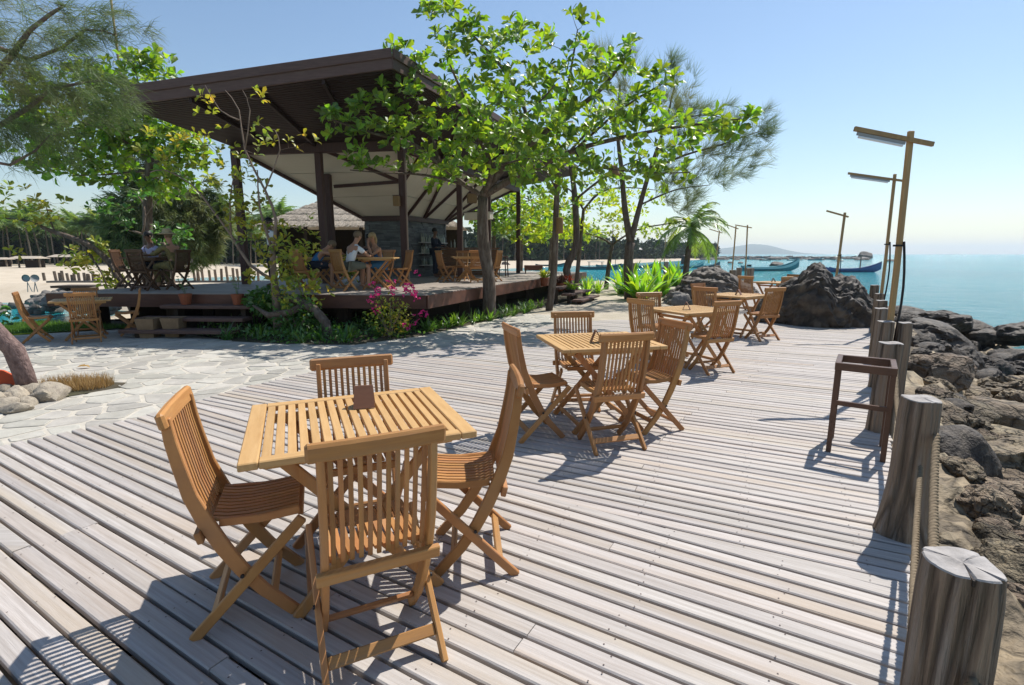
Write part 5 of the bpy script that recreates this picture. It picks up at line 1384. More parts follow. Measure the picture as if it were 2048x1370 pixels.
# coconut palms
def palm_parts(r, h, lean, nf, fl, wid=1.0, trunk_r=.14, res=9, lw=.03):
    wood = MB(); pts = [(lean[0] * (u ** 1.5), lean[1] * (u ** 1.5), h * u) for u in np.linspace(0, 1, 7)]
    wood.tube(pts, [trunk_r * (1.25 if i == 0 else 1 - .35 * i / 6) for i in range(7)], 8)
    top = Vector(pts[-1]); cr = MB()
    for k in range(nf):
        az = 2.4 * k + r.uniform(-.3, .3); el = r.uniform(-.35, 1.25); d = Vector((math.cos(az) * math.cos(el), math.sin(az) * math.cos(el), math.sin(el)))
        P = [top.copy()]; dd = d.copy(); st = fl / res
        for i in range(res): P.append(P[-1] + dd * st); dd = (dd + Vector((0, 0, -.17 - .05 * i * .3))).normalized()
        cr.tube(P, [.022 * (1 - i / (res + 1)) + .004 for i in range(res + 1)], 3, cap=False)
        for i in range(1, res + 1):
            u = i / res; ax = (P[i] - P[i - 1]).normalized(); sd = ax.cross(Vector((0, 0, 1)))
            sd = sd.normalized() if sd.length > .05 else Vector((1, 0, 0)); ll = fl * .27 * math.sin(math.pi * min(.97, u * .86 + .1)) * wid
            for j in range(3):
                b0 = P[i - 1].lerp(P[i], j / 3)
                for q in (-1, 1):
                    e = b0 + sd * (q * ll * .8) + ax * ll * .5 + Vector((0, 0, -ll * r.uniform(.15, .6))); w_ = ax * (lw * fl * .45)
                    cr.add([b0 - w_, b0 + w_, e], [(0, 1, 2)])
    return wood, cr
rp_ = random.Random(5)
w_, c_ = palm_parts(rp_, 2.65, (.15, 0), 18, 2.0, 1.0, .15, 10, .05)
t = thing('coconut_palm', (7.45, 22, PZ), 'young coconut palm beside the slanted boulder by the water', 'palm'); w_.build('trunk', M['bark'], t, smooth=True); c_.build('crown', M['frond'], t, kind='stuff')
t = thing('dark_casuarina', (7.2, 23.5, PZ), 'x', 'tree'); bpy.data.objects.remove(t)

# left side: overhanging casuarina whose trunk stands in the rock ring
lt = ([(-5.62, 5.72, PZ), Dd(28, 700, 5.6), (-5.75, 5.5, .75), (-5.95, 5.45, 1.6), (-6.1, 5.5, 3.0), (-6.0, 5.7, 4.6)], .095, .07)
lb_ = [([(-6.1, 5.5, 3.0), Dd(-20, 160, 6.2), Dd(60, 60, 6.4), Dd(130, 10, 6.4)], .05, .012), ([(-6.0, 5.6, 4.0), Dd(60, 120, 6.6), Dd(170, 60, 6.8), Dd(230, 70, 6.8)], .04, .008), ([(-6.1, 5.5, 3.0), Dd(0, 250, 6.2), Dd(100, 180, 6.6), Dd(210, 160, 6.8)], .04, .008),
       ([(-6.1, 5.5, 2.6), Dd(20, 330, 6.3), Dd(100, 270, 6.6)], .03, .007)]
casuarina(61, 'old casuarina with rough pinkish trunk at the left edge, feathery boughs hanging in from above', lt, lb_,
          [blob(60, 80, 6.4, 110, 90, .9, 110), blob(180, 60, 6.7, 80, 60, .5, 70), blob(150, 190, 6.6, 110, 70, .7, 95), blob(50, 280, 6.3, 90, 60, .6, 75), blob(220, 210, 6.8, 60, 40, .4, 30), blob(20, 190, 6.2, 60, 90, .7, 60), blob(280, 60, 6.9, 40, 30, .3, 6)], 27, .22, .0020, bark='bark_pink', droop=.6)
# dark rounded casuarina behind the left wing
casuarina(62, 'dark green dense casuarina rising behind the open wing of the platform', ([(-14.2, 20.5, -.2), Dd(305, 430, 20.5), Dd(308, 330, 20.5), Dd(300, 220, 20.5)], .2, .08),
          [([Dd(306, 430, 20.5), Dd(360, 420, 20.3), Dd(410, 430, 20.2)], .05, .01), ([Dd(306, 400, 20.5), Dd(260, 420, 20.3)], .05, .01)],
          [blob(310, 440, 20.4, 95, 75, 1.8, 430), blob(385, 455, 20.2, 70, 80, 1.3, 330), blob(290, 340, 20.4, 60, 60, 1.0, 150), blob(255, 480, 20.4, 45, 60, .8, 150), blob(420, 430, 20.3, 35, 70, .6, 110)], 40, .36, .012, droop=.35)
# leafy trees behind the roof on the left
simple_tree(63, 'broad sea almond tree behind the left roof corner, lit leaves above the eave', 292, 560, 15.6, [(295, 420, 15.6), (300, 320, 15.5), (290, 250, 15.4)],
            [([(300, 320, 15.5), (230, 270, 15.2), (150, 240, 15)], .05, .012), ([(290, 250, 15.4), (280, 180, 15.2), (270, 140, 15)], .05, .012), ([(300, 330, 15.5), (370, 300, 15.4), (420, 290, 15.3)], .04, .01), ([(300, 340, 15.5), (200, 350, 15.3), (140, 350, 15.2)], .04, .01)],
            [(220, 180, 15.2, 110, 60, 1, 130), (300, 135, 15.1, 50, 30, .5, 30), (200, 260, 15.2, 110, 50, 1.2, 140), (300, 260, 15.3, 80, 50, .8, 90), (180, 340, 15.3, 90, 26, .7, 60), (360, 300, 15.3, 70, 40, .7, 60), (330, 370, 15.4, 60, 30, .6, 40), (90, 290, 15, 70, 60, .8, 70), (60, 200, 15, 70, 60, .8, 50)], M['leaf'], .27, .15, .16, quad=False, z=PZ)
# leaning bare-branched tree on the wing
ln = ([tuple(G(258, 560, .1)), Dd(215, 520, 13.2), Dd(160, 482, 13.2), Dd(105, 463, 13.2), Dd(85, 455, 13.2)], .085, .045)
ln[0][0] = (D(262, 565, 13.2).x, 13.2, PZ)
broad_tree(64, 'low dark tree leaning far to the left over the open wing, nearly bare', ln, [([Dd(105, 463, 13.2), Dd(60, 443, 13.1), Dd(0, 436, 13), Dd(-60, 430, 13)], .035, .008), ([Dd(110, 463, 13.2), Dd(98, 435, 13.2), Dd(90, 400, 13.2)], .02, .006), ([Dd(160, 482, 13.2), Dd(200, 540, 13.0), Dd(215, 575, 13)], .03, .012)],
           [blob(70, 440, 13.1, 60, 14, .3, 12), blob(45, 395, 13.1, 50, 30, .3, 10), blob(90, 400, 13.2, 40, 30, .3, 7), blob(170, 520, 13.2, 40, 26, .5, 22), blob(200, 500, 13.2, 40, 24, .4, 14), blob(215, 560, 13.2, 30, 20, .4, 18), blob(30, 500, 13.2, 10, 10, .1, 2)], M['leaf_yel'], .18, .1, 6, name='leaning_tree')
broad_tree(65, 'small crooked tree behind the seated people on the open wing, pale bent branches', ([(D(348, 545, 13.8).x, 13.8, PZ), Dd(335, 500, 13.8), Dd(320, 487, 13.8), Dd(290, 470, 13.8), Dd(266, 462, 13.8)], .05, .025),
           [([Dd(285, 468, 13.8), Dd(290, 430, 13.8), Dd(283, 400, 13.8), Dd(265, 385, 13.8)], .03, .008), ([Dd(287, 440, 13.8), Dd(300, 420, 13.8), Dd(312, 405, 13.8)], .015, .006)],
           [blob(345, 470, 13.8, 40, 30, .4, 26), blob(275, 390, 13.8, 30, 16, .3, 8), blob(225, 420, 13.8, 50, 30, .3, 14), blob(250, 450, 13.8, 20, 16, .2, 4)], M['leaf_dark'], .17, .1, 6, name='crooked_tree', bark='twig')
# multi-stemmed yellowing tree before the platform, on a driftwood root
yt = ([(D(555, 640, 10.0).x, 10.0, PZ), Dd(553, 600, 10.0), Dd(548, 560, 10.0), Dd(545, 500, 10.0)], .10, .05)
broad_tree(66, 'multi-stemmed small tree with yellowing leaves and bare twigs before the platform edge', yt,
           [([Dd(548, 560, 10.0), Dd(500, 530, 10.1), Dd(462, 470, 10.2), Dd(425, 420, 10.3), Dd(385, 370, 10.4), Dd(330, 340, 10.5), Dd(300, 345, 10.5)], .035, .008), ([Dd(545, 500, 10.0), Dd(552, 440, 10.0), Dd(530, 380, 10.0), Dd(490, 300, 10.0), Dd(478, 220, 10.0), Dd(450, 180, 10)], .035, .006),
            ([Dd(490, 300, 10.0), Dd(500, 220, 9.9), Dd(485, 180, 9.9)], .014, .004), ([Dd(478, 240, 10.0), Dd(440, 220, 10), Dd(410, 170, 10)], .014, .004), ([Dd(530, 380, 10.0), Dd(560, 300, 10), Dd(550, 260, 10)], .018, .005), ([Dd(462, 470, 10.2), Dd(460, 400, 10.2), Dd(470, 340, 10.2)], .022, .007), ([Dd(545, 500, 10), Dd(520, 420, 10), Dd(515, 340, 10)], .03, .01)],
           [blob(470, 370, 10.2, 70, 60, .6, 34), blob(500, 450, 10.2, 60, 60, .6, 36), blob(400, 260, 10.4, 70, 50, .4, 16), blob(330, 310, 10.5, 60, 50, .4, 22), blob(560, 520, 10, 70, 70, .5, 42), blob(600, 470, 10, 50, 40, .5, 18), blob(540, 280, 10, 60, 30, .4, 8), blob(390, 190, 10, 30, 20, .3, 3), blob(510, 195, 10, 24, 20, .2, 3), blob(600, 280, 10, 40, 16, .2, 4), blob(590, 590, 9.9, 70, 50, .5, 42), blob(440, 330, 10.3, 60, 60, .4, 18)],
           M['leaf_yel'], .135, .08, 5, name='yellowing_tree', bark='twig', twig_r=.004)
tw = MB(); rr = random.Random(8)                          # bare twigs in its top are their own small dead tree
dw = thing('driftwood_root', (D(640, 660, 9.7).x, 9.7, PZ), 'grey driftwood trunk lying against the platform edge among ferns', 'driftwood')
MB().tube([(0.2, -.1, 0), (.12, 0, .3), (-.12, .1, .55), (-.5, .2, .72), (-.9, .25, .78)], [.10, .09, .085, .075, .03], 9).build('trunk', M['bark'], dw, smooth=True)
MB().tube([(-.3, .15, .66), (-.55, 0, .5), (-.95, -.05, .45), (-1.3, .1, .62)], [.06, .07, .06, .02], 8).build('limb', M['bark'], dw, smooth=True)

# ground plants
def strap_plant(seed, loc, label, n, L_, W_, m, group=None, each=False, name='strap_leaf_plant', cat='plant', arch=1.0):
    r = random.Random(seed); t = thing(name, loc, label, cat, 0, group); mb = MB(); cnt = 0
    for k in range(n):
        az = r.uniform(0, 6.28); el = r.uniform(.55, 1.4); l_ = L_ * r.uniform(.6, 1.15); w_ = W_ * r.uniform(.7, 1.1)
        d = Vector((math.cos(az) * math.cos(el), math.sin(az) * math.cos(el), math.sin(el))); sd = Vector((-math.sin(az), math.cos(az), 0))
        p = Vector((r.uniform(-.12, .12) * L_, r.uniform(-.12, .12) * L_, 0)); q = mb if not each else MB(); vv = []; ns = 6
        for i in range(ns + 1):
            u = i / ns; ww = w_ * (math.sin(math.pi * min(1, .12 + u * .88)) ** .7) * .5; dn = sd.cross(d).normalized()
            vv += [p - sd * ww + dn * ww * .35, p, p + sd * ww + dn * ww * .35]; p = p + d * l_ / ns; d = (d + Vector((0, 0, -.22 * arch * (.5 + u)))).normalized()
        ff = []
        for i in range(ns): ff += [(3 * i, 3 * i + 1, 3 * i + 4, 3 * i + 3), (3 * i + 1, 3 * i + 2, 3 * i + 5, 3 * i + 4)]
        q.add(vv, ff)
        if each: q.build('leaf', m, t, smooth=True)
    if not each: mb.build('leaves', m, t, smooth=True, kind='stuff')
    return t
for i, (px, py, lb) in enumerate(((1245, 588, 'broad strap-leaf lily clump, left one before the twin trunks'), (1285, 600, 'broad strap-leaf lily clump in the middle of the bed, darkest at its foot'), (1322, 592, 'broad strap-leaf lily clump touching the boulders'), (1352, 572, 'tall broad strap-leaf lily with the highest yellow leaf by the palm trunk'), (1262, 580, 'broad strap-leaf lily clump right at the foot of the twin trunks'), (1306, 578, 'broad strap-leaf lily clump at the back of the bed, sunlit'))):
    strap_plant(70 + i, tuple(G(px, py, PZ)), lb, 40, 1.35 + .2 * (i == 3), .19, M['bigleaf'], each=True, name='giant_lily', arch=.75)
for i, (px, py) in enumerate([(1165, 582), (1180, 578), (1150, 578), (1195, 586), (1172, 590)]):
    strap_plant(80 + i, tuple(G(px, py, PZ)), 'bright green grassy lily in the sunlit clump beyond the side steps', 34, .8, .06, M['bigleaf'], 'sunlit lilies beyond the side steps')
pl = random.Random(4); k = 0                              # lily border along the paving
for (x0, y0), (x1, y1), n in (((-2.0, 9.95), (-.9, 11.6), 11), ((-.9, 11.6), (.35, 13.9), 15), ((.2, 13.6), (1.0, 15.5), 9), ((-3.6, 9.15), (-2.2, 9.7), 3), ((-5.9, 9.95), (-3.6, 9.15), 4)):
    for i in range(n):
        u = (i + pl.random()) / n; x, y = x0 + (x1 - x0) * u + pl.uniform(-.3, .08), y0 + (y1 - y0) * u + pl.uniform(-.05, .22)
        strap_plant(100 + k, (x, y, PZ), 'arching green lily edging the bed ' + ('by the slender grey trunk' if y > 13.6 else 'below the main trunk' if y > 11.4 else 'past the bougainvillea' if x > -2.3 else 'before the bougainvillea' if x > -3.6 else 'before the driftwood'), 13, .36, .036, M['lily'], 'lilies edging the garden bed', name='border_lily'); k += 1
gc = MB()                                                 # low ground cover and ferns
gr = random.Random(9); cnt = 0
while cnt < 2600:
    x, y = gr.uniform(-6.4, -1.3), gr.uniform(8.9, 11.8)
    if not in_poly(x, y, garden): continue
    if gr.random() > .35 + .5 * (x < -3): continue
    cnt += 1; p = Vector((x, y, PZ + gr.random() ** 2 * .22)); leaf_quad(gc, p, (rvec(gr) + Vector((0, 0, .5))), rvec(gr), gr.uniform(.05, .13), gr.uniform(.03, .06))
tag(gc.build('ground_cover', M['leaf_dark'], None, kind='stuff'), 'dark low ground cover leaves under the platform edge', 'ground cover')
for i, (px, py) in enumerate(((515, 640), (580, 650), (610, 640), (640, 655), (560, 610), (455, 655), (690, 660))):
    strap_plant(160 + i, tuple(G(px, py + 25, PZ)), 'dark fern-like plant under the platform edge by the driftwood', 16, .38, .035, M['leaf_dark'], 'ferns by the driftwood', name='fern')
# fern dressing of the planted root, round bush left of the white-shirted man
def bush(seed, loc, rad, n, label, m, L_=.11, W_=.07, name='shrub', cat='shrub', flowers=None, group=None, stems=5):
    r = random.Random(seed); t = thing(name, loc, label, cat, 0, group); mb = MB(); wd = MB()
    for k in range(stems):
        v = rvec(r); p = [Vector((0, 0, 0)), Vector((v.x * rad[0] * .3, v.y * rad[1] * .3, rad[2] * .7)), Vector((v.x * rad[0] * .7, v.y * rad[1] * .7, rad[2] * (1 + .7 * abs(v.z))))]
        wd.tube(p, [.016, .012, .005], 4)
    wd.build('stem', M['twig'], t)
    for k in range(n):
        v = rvec(r) * r.random() ** .4; p = Vector((v.x * rad[0], v.y * rad[1], rad[2] * (1 + v.z)))
        leaf_shape(mb, p, rvec(r) + Vector((v.x, v.y, .1)), rvec(r) + Vector((0, 0, 1)), L_ * r.uniform(.6, 1.2), W_ * r.uniform(.7, 1.1), .3, .2)
    mb.build('leaves', m, t, kind='stuff')
    if flowers:
        fl = MB()
        for c, q in flowers:
            for k in range(q):
                p = Vector(c) + rvec(r) * .075
                for j in range(3): leaf_shape(fl, p, rvec(r) + Vector((0, 0, .3)), rvec(r), .05, .042, .3, .1)
        fl.build('bracts', M['pink'], t, kind='stuff')
    return t
bx, byy = G(790, 668, PZ).x, 9.75
fl = [(Vector(((px - 1024) / F * (Yy) - bx, Yy - byy, D(px, py, Yy).z - PZ)), n) for px, py, Yy, n in ((750, 570, 9.7, 4), (757, 584, 9.6, 9), (784, 584, 9.6, 9), (742, 600, 9.7, 8), (754, 619, 9.7, 9), (815, 575, 9.8, 11), (826, 580, 9.8, 10), (832, 592, 9.8, 7), (806, 583, 9.7, 6), (846, 628, 9.8, 7), (807, 651, 9.6, 5), (829, 636, 9.8, 3), (834, 548, 9.9, 3), (782, 565, 9.7, 3), (822, 655, 9.8, 3))]
bush(171, (bx, byy, PZ), (.44, .38, .42), 430, 'bougainvillea bush with magenta flowers at the platform corner', M['leaf_yel'], .075, .05, 'bougainvillea', 'shrub', fl, stems=9)
bush(172, (D(535, 600, 10.3).x, 10.3, .25), (.42, .3, .28), 520, 'round leafy bush spilling over the platform edge by the yellowing tree', M['leaf_dark'], .12, .085)
bush(173, (D(590, 600, 9.9).x, 9.9, PZ), (.5, .35, .42), 480, 'dark leafy bush under the platform edge by the driftwood', M['leaf_dark'], .11, .06)
bush(174, (D(700, 600, 13.6).x, 13.6, FZ), (.22, .2, .42), 160, 'pale variegated pot plant behind the man in the white shirt', M['leaf_yel'], .14, .07)
bush(175, (D(600, 600, 12.6).x, 12.6, FZ), (.42, .3, .5), 330, 'yellow green croton bush on the platform by the double column', M['leaf_yel'], .16, .06)
for i, (px, py, Y, z) in enumerate(((1088, 570, 16.9, .43), (1132, 566, 17.9, .22), (1142, 590, 17.0, .03), (1120, 572, 17.4, .22))):
    x = (px - 1024) / F * Y; lbs = ('clay pot of yellow croton on the side steps, left one', 'clay pot with orange bromeliad on the side steps', 'dark pot with green leaves at the foot of the side steps', 'red brown pot with dark purple leaves on the side steps')
    t = pot((x, Y, z), .14, .28, M['terracotta' if i != 2 else 'hutwall'], lbs[i]); pm = MB(); r = random.Random(200 + i)
    for k in range(46): leaf_shape(pm, Vector((r.uniform(-.06, .06), r.uniform(-.06, .06), .25)), rvec(r) + Vector((0, 0, 1.1)), rvec(r), r.uniform(.18, .38), .06, .3, .25)
    pm.build('foliage', (M['leaf_yel'], M['orange'], M['leaf'], M['redwood'])[i], t, kind='stuff')
# thin plants at far left by the water, grass
bush(176, (-10.6, 9.9, PZ), (.7, .4, .38), 260, 'thin dark shrub behind the left chair of the paving table', M['leaf_dark'], .15, .08)
gm = MB(); cnt = 0
while cnt < 9000:
    x, y = gr.uniform(-13, -8.2), gr.uniform(8.6, 12)
    if not in_poly(x, y, lawn): continue
    cnt += 1; p = Vector((x, y, PZ + .012)); d = Vector((gr.uniform(-.4, .4), gr.uniform(-.4, .4), 1)); s_ = Vector((gr.uniform(-1, 1), gr.uniform(-1, 1), 0)).normalized() * .006; h_ = gr.uniform(.04, .11)
    gm.add([p - s_, p + s_, p + d * h_], [(0, 1, 2)])
tag(gm.build('grass', M['grass'], None, kind='stuff'), 'short green grass beyond the paving table', 'grass')
dg = MB()
for k in range(1700):
    a = gr.uniform(0, 6.28); rr_ = gr.random() ** .5; p = Vector((-5.28 + .40 * rr_ * math.cos(a), 5.98 + .24 * rr_ * math.sin(a), PZ + .02)); d = Vector((gr.uniform(-.5, .5), gr.uniform(-.5, .5), 1)); s_ = Vector((gr.uniform(-1, 1), gr.uniform(-1, 1), 0)).normalized() * .004
    dg.add([p - s_, p + s_, p + d * gr.uniform(.06, .17)], [(0, 1, 2)])
tag(dg.build('dry_grass', M['drygrass'], None, kind='stuff'), 'dry brown grass tuft behind the edging stones at the leaning trunk', 'grass')
# fallen leaf on the paving
fb_ = MB(); leaf_shape(fb_, Vector((0, 0, .03)), Vector((1, .2, .05)), Vector((0, .3, 1)), .16, .09, .6, .15)
o = fb_.build('fallen_leaf', M['drygrass']); o.location = tuple(G(155, 738, PZ + .004)); tag(o, 'single curled dry leaf lying on the paving', 'leaf')
# basket lamps on trees
def lathe_lamp(c, prof, label):
    t = thing('basket_lamp', c, label, 'lamp')
    MB().lathe(prof, 14).build('shade', M['lampshade'], t, smooth=True)
    MB().tube([(0, 0, prof[-1][1] - .02), (0, 0, prof[-1][1] + .45)], .006, 4).build('cord', M['cable'], t)
lathe_lamp(D(1119, 467, 14.35), [(.095, 0), (.1, .02), (.1, .40), (.09, .43)], 'tall tan cylinder basket lamp against the slender grey trunk')
lathe_lamp(D(1227, 352, 13.4), [(.165, 0), (.16, .05), (.10, .22), (.05, .26)], 'dark bell-shaped basket lamp hanging high in the main tree')
# red corner at the left edge
t = thing('orange_panel', (-6.10, 5.72, PZ), 'orange red panel just peeking in at the left edge behind the leaning trunk', 'panel', .3)
MB().add([(-.45, 0, .08), (.40, 0, .09), (.16, .02, .26), (-.45, .02, .42), (-.45, .03, .08), (.40, .03, .09), (.16, .05, .26), (-.45, .05, .42)], [(0, 1, 2, 3), (7, 6, 5, 4), (0, 4, 5, 1), (1, 5, 6, 2), (2, 6, 7, 3), (3, 7, 4, 0)]).build('board', M['orange'], t)
# ------------------------------------------------------------------ rocks
def rock_mesh(seed, sub=4, amp=.35, flat=.75, m='rock', facet=3, name='rock'):
    bm = bmesh.new(); bmesh.ops.create_icosphere(bm, subdivisions=sub, radius=1.0)
    r = random.Random(seed); off = Vector((r.uniform(-50, 50), r.uniform(-50, 50), r.uniform(-50, 50)))
    cuts = [(rvec(r), r.uniform(.55, .85)) for _ in range(facet * 3)]
    for v in bm.verts:
        p = v.co.normalized(); d = 1 + amp * mnoise.fractal(p * 1.1 + off, 1, 2, 3) + .14 * (abs(mnoise.noise(p * 3.3 + off)) - .3) + .05 * mnoise.fractal(p * 8 + off, .8, 2, 3)
        d += .05 * (abs(mnoise.noise(p * 6.5 + off)) - .3) + .045 * mnoise.fractal(p * 13 + off, .7, 2.1, 4)
        q = p * d
        for n_, c_ in cuts:
            h_ = q.dot(n_) - c_
            if h_ > 0: q -= n_ * h_ * .6
        v.co = Vector((q.x, q.y, q.z * flat))
    me = bpy.data.meshes.new(name); bm.to_mesh(me); bm.free(); me.materials.append(M[m])
    me.polygons.foreach_set('use_smooth', [True] * len(me.polygons)); me.set_sharp_from_angle(angle=R(38)); me.update()
    return me
shore = [rock_mesh(300 + i, 5, .38, .62 + .05 * (i % 4)) for i in range(9)]
shore_d = [rock_mesh(330 + i, 5, .42, .7, 'rock_dark') for i in range(4)]
rr = random.Random(77); placed = []
def put_rock(x, y, z, s, mesh, label, group=None, name='rock', rot=None):
    o = obj(name, mesh); o.location = (x, y, z); o.rotation_euler = rot or (rr.uniform(-.4, .4), rr.uniform(-.4, .4), rr.uniform(0, 6.28)); o.scale = s if hasattr(s, '__len__') else (s * rr.uniform(.8, 1.3), s * rr.uniform(.8, 1.2), s * rr.uniform(.75, 1.1))
    return tag(o, label, 'rock', group)
put_rock(3.85, 4.3, -.32, (.40, .36, .56), shore_d[0], 'big dark rock with a black shadow side right behind the flared log post')
put_rock(2.62, 1.75, -.62, (.55, .40, .28), shore[1], 'smooth tan rock slab beside the nearest log post')
placed += [(3.85, 4.3, .4), (2.62, 1.75, .4)]
tries = 0; cnt = 0
while cnt < 300 and tries < 16000:
    tries += 1
    u = rr.random(); y = .6 + 13.2 * u ** 1.15 if tries > 2600 else rr.uniform(.5, 6.5); ex = np.interp(y, [0, 1.1, 2.5, 4.1, 5.5, 6.8, 8.2, 9.5, 11.8, 17], [.9, 1.35, 2.35, 3.4, 4.45, 5.35, 6.35, 7.3, 9.0, 12])
    x = ex + (rr.random() ** 1.1 * (7.5 if y < 8.5 else 5.0) if tries > 2600 else rr.random() * 1.9); s = rr.choice((.12, .15, .18, .22, .28, .36, .45))
    if y > 6: s *= 1.3
    if x - s * .6 < ex - .12 or poly_sd([(x, y)], rocky)[0] < .1: continue
    if any((x - a) ** 2 + (y - b_) ** 2 < ((s + c_) * (.62 if tries > 2600 else .56)) ** 2 for a, b_, c_ in placed): continue
    placed.append((x, y, s)); z = float(terrain_z([(x, y)])[0][0])
    dark = y > 8.5 or (rr.random() < .12 and y > 5)
    k_ = int(np.argmin([(x - a) ** 2 + (y - b_) ** 2 for a, b_ in posts])); off_ = x - ex
    lm = ('the nearest log post', 'the flared log post', 'the post behind the stool', 'the nearest lamp pole', 'the post past the nearest lamp pole', 'the post between the lamp poles', 'the second lamp pole', 'the boulder')[k_]
    lb = ('big' if s > .4 else 'middle-sized' if s > .22 else 'small') + (' dark wet' if dark else ' rough brown') + ' rock ' + ('right beside ' if off_ < 1.0 else 'two steps out from ' if off_ < 2.4 else 'well out from ' if off_ < 4.4 else 'far out level with ') + lm
    put_rock(x, y, z + s * .12, s, rr.choice(shore_d if dark else shore), lb, 'dark rocks at the water line' if dark else 'brown shore rocks beside the deck'); cnt += 1
for px, py, Y, s, lb in ((1870, 640, 13.2, (.95, .6, .5), 'long black rock ridge at the water, behind the lamp pole'), (1935, 650, 13.6, (.8, .6, .45), 'black rounded rock ridge beside the water, middle one'), (1965, 668, 13.0, (.5, .5, .42), 'black jagged rock at the right end of the ridge, water beside it'), (2040, 662, 12.6, (.75, .6, .45), 'black rock cut by the right edge of the picture across the water gap'), (1810, 622, 15.5, (.7, .6, .45), 'black rock at the water between the two tall lamp poles')):
    c = D(px, py, Y); put_rock(c.x, c.y, c.z - .1, s, rr.choice(shore_d), lb, rot=(.1, .05, rr.uniform(0, 3)))
# big boulder standing on the deck: two humps with a notch
def boulder(seed, size, hump, m, sub=6):
    bm = bmesh.new(); bmesh.ops.create_icosphere(bm, subdivisions=sub, radius=1.0); off = Vector((seed * 1.7, seed * .9, 3))
    for v in bm.verts:
        p = v.co.normalized(); p = Vector((p.x, p.y, p.z))
        d = 1 + .16 * mnoise.fractal(p * 1.2 + off, 1, 2, 3) + .10 * (abs(mnoise.noise(p * 3.1 + off)) - .3)
        lay = mnoise.noise(Vector((p.x * 1.5 + p.z * 1.2, p.y * 1.5, p.z * 7 + p.x * 4)) + off)
        d += .10 * (abs(lay) - .2) + .04 * lay + .05 * (abs(mnoise.noise(p * 5 + off)) - .25) + .06 * mnoise.fractal(p * 9 + off, .7, 2.1, 5) + .03 * abs(mnoise.noise(p * 20 + off)) + .02 * mnoise.fractal(p * 34 + off, .6, 2, 2)
        q = Vector((p.x * size[0], p.y * size[1], p.z * size[2])) * d
        if p.z > -.2: q.z = q.z * 1.0 + hump(q.x / size[0], q.y / size[1]) * size[2] * max(0, min(1, (p.z + .2) * 1.6))
        v.co = q
    me = bpy.data.meshes.new('boulder'); bm.to_mesh(me); bm.free(); me.materials.append(M[m]); me.polygons.foreach_set('use_smooth', [True] * len(me.polygons)); me.set_sharp_from_angle(angle=R(42)); me.update()
    return me
def hump1(x, y):
    return .38 * math.exp(-((x + .02) / .30) ** 2) + .22 * math.exp(-((x - .62) / .24) ** 2) - .10 * math.exp(-((x - .28) / .10) ** 2) - .30 * max(0, -x - .45)
o = obj('boulder', boulder(3, (1.16, .85, .92), hump1, 'rock_dark')); o.location = (6.58, 11.05, .0); o.rotation_euler = (0, 0, -.42)
tag(o, 'big black boulder rising through the deck, two humps with a notch', 'boulder')
def hump2(x, y): return .25 * math.exp(-((x + .15) / .4) ** 2) - .45 * max(0, x - .1)
o = obj('boulder', boulder(9, (1.75, 1.1, .95), hump2, 'rock_grey')); o.location = (7.0, 17.6, -.15); o.rotation_euler = (0, 0, .0)
o.data.materials[0] = mat('grey_brown_boulder', (0.13, 0.105, 0.085), (0.06, 0.05, 0.043), 2.4, rough=.7, bump=1.0, bscale=10, c3=(.18, .155, .13), c3scale=3)
tag(o, 'slanted grey brown boulder sloping down to the right, by the palm', 'boulder')
put_rock(5.45, 16.6, -.1, (.55, .5, .42), rock_mesh(401, 4, .4, .8, 'rock_grey'), 'light grey rock at the foot of the slanted boulder')
put_rock(6.1, 16.3, -.1, (.45, .4, .5), shore_d[1], 'black rock between the grey rock and the slanted boulder')
put_rock(5.9, 15.9, -.15, (.5, .4, .25), rock_mesh(402, 4, .4, .7, 'rock_grey'), 'flat grey rock before the slanted boulder')
# ring of edging stones at the left trunk
er = [rock_mesh(410 + i, 3, .3, .75, 'rock_pale') for i in range(5)]
for i, (px, py, s) in enumerate(((35, 800, .13), (8, 806, .10), (55, 812, .10), (78, 803, .12), (100, 798, .13), (118, 790, .11), (64, 792, .12), (12, 820, .12), (40, 823, .09), (-15, 812, .13), (84, 786, .11), (8, 785, .1))):
    c = G(px, py, PZ); put_rock(c.x, c.y, PZ + s * .35, s * 1.25, er[i % 5], 'pale rounded edging stone around the foot of the leaning trunk', 'edging stones at the trunk', 'edging_stone')
sheet('planting_soil', [(-5.95, 5.35), (-5.5, 5.2), (-5.1, 5.5), (-4.75, 5.95), (-4.85, 6.2), (-5.4, 6.25), (-5.95, 6.1)], PZ + .012, M['soil'])
# rubble bank by the inlet
rb_m = [rock_mesh(420 + i, 2, .35, .7, 'rock_grey') for i in range(4)]
for i in range(130):
    u = rr.random(); px = 60 + 170 * rr.random(); Y = rr.uniform(18.5, 21.5); hh = .55 * math.exp(-((px - 130) / 70) ** 2) * rr.random()
    x = (px - 1024) / F * Y; put_rock(x, Y, -.6 + hh, rr.uniform(.12, .26), rr.choice(rb_m), 'grey rubble stone in the heap by the inlet', 'rubble stones by the inlet', 'rubble_stone')
for i in range(40):
    Y = rr.uniform(21, 24); x = (rr.uniform(-60, 110) - 1024) / F * Y; put_rock(x, Y, -.9, rr.uniform(.15, .35), rr.choice(rb_m), 'low dark stone along the water of the inlet', 'stones along the inlet', 'shore_stone')
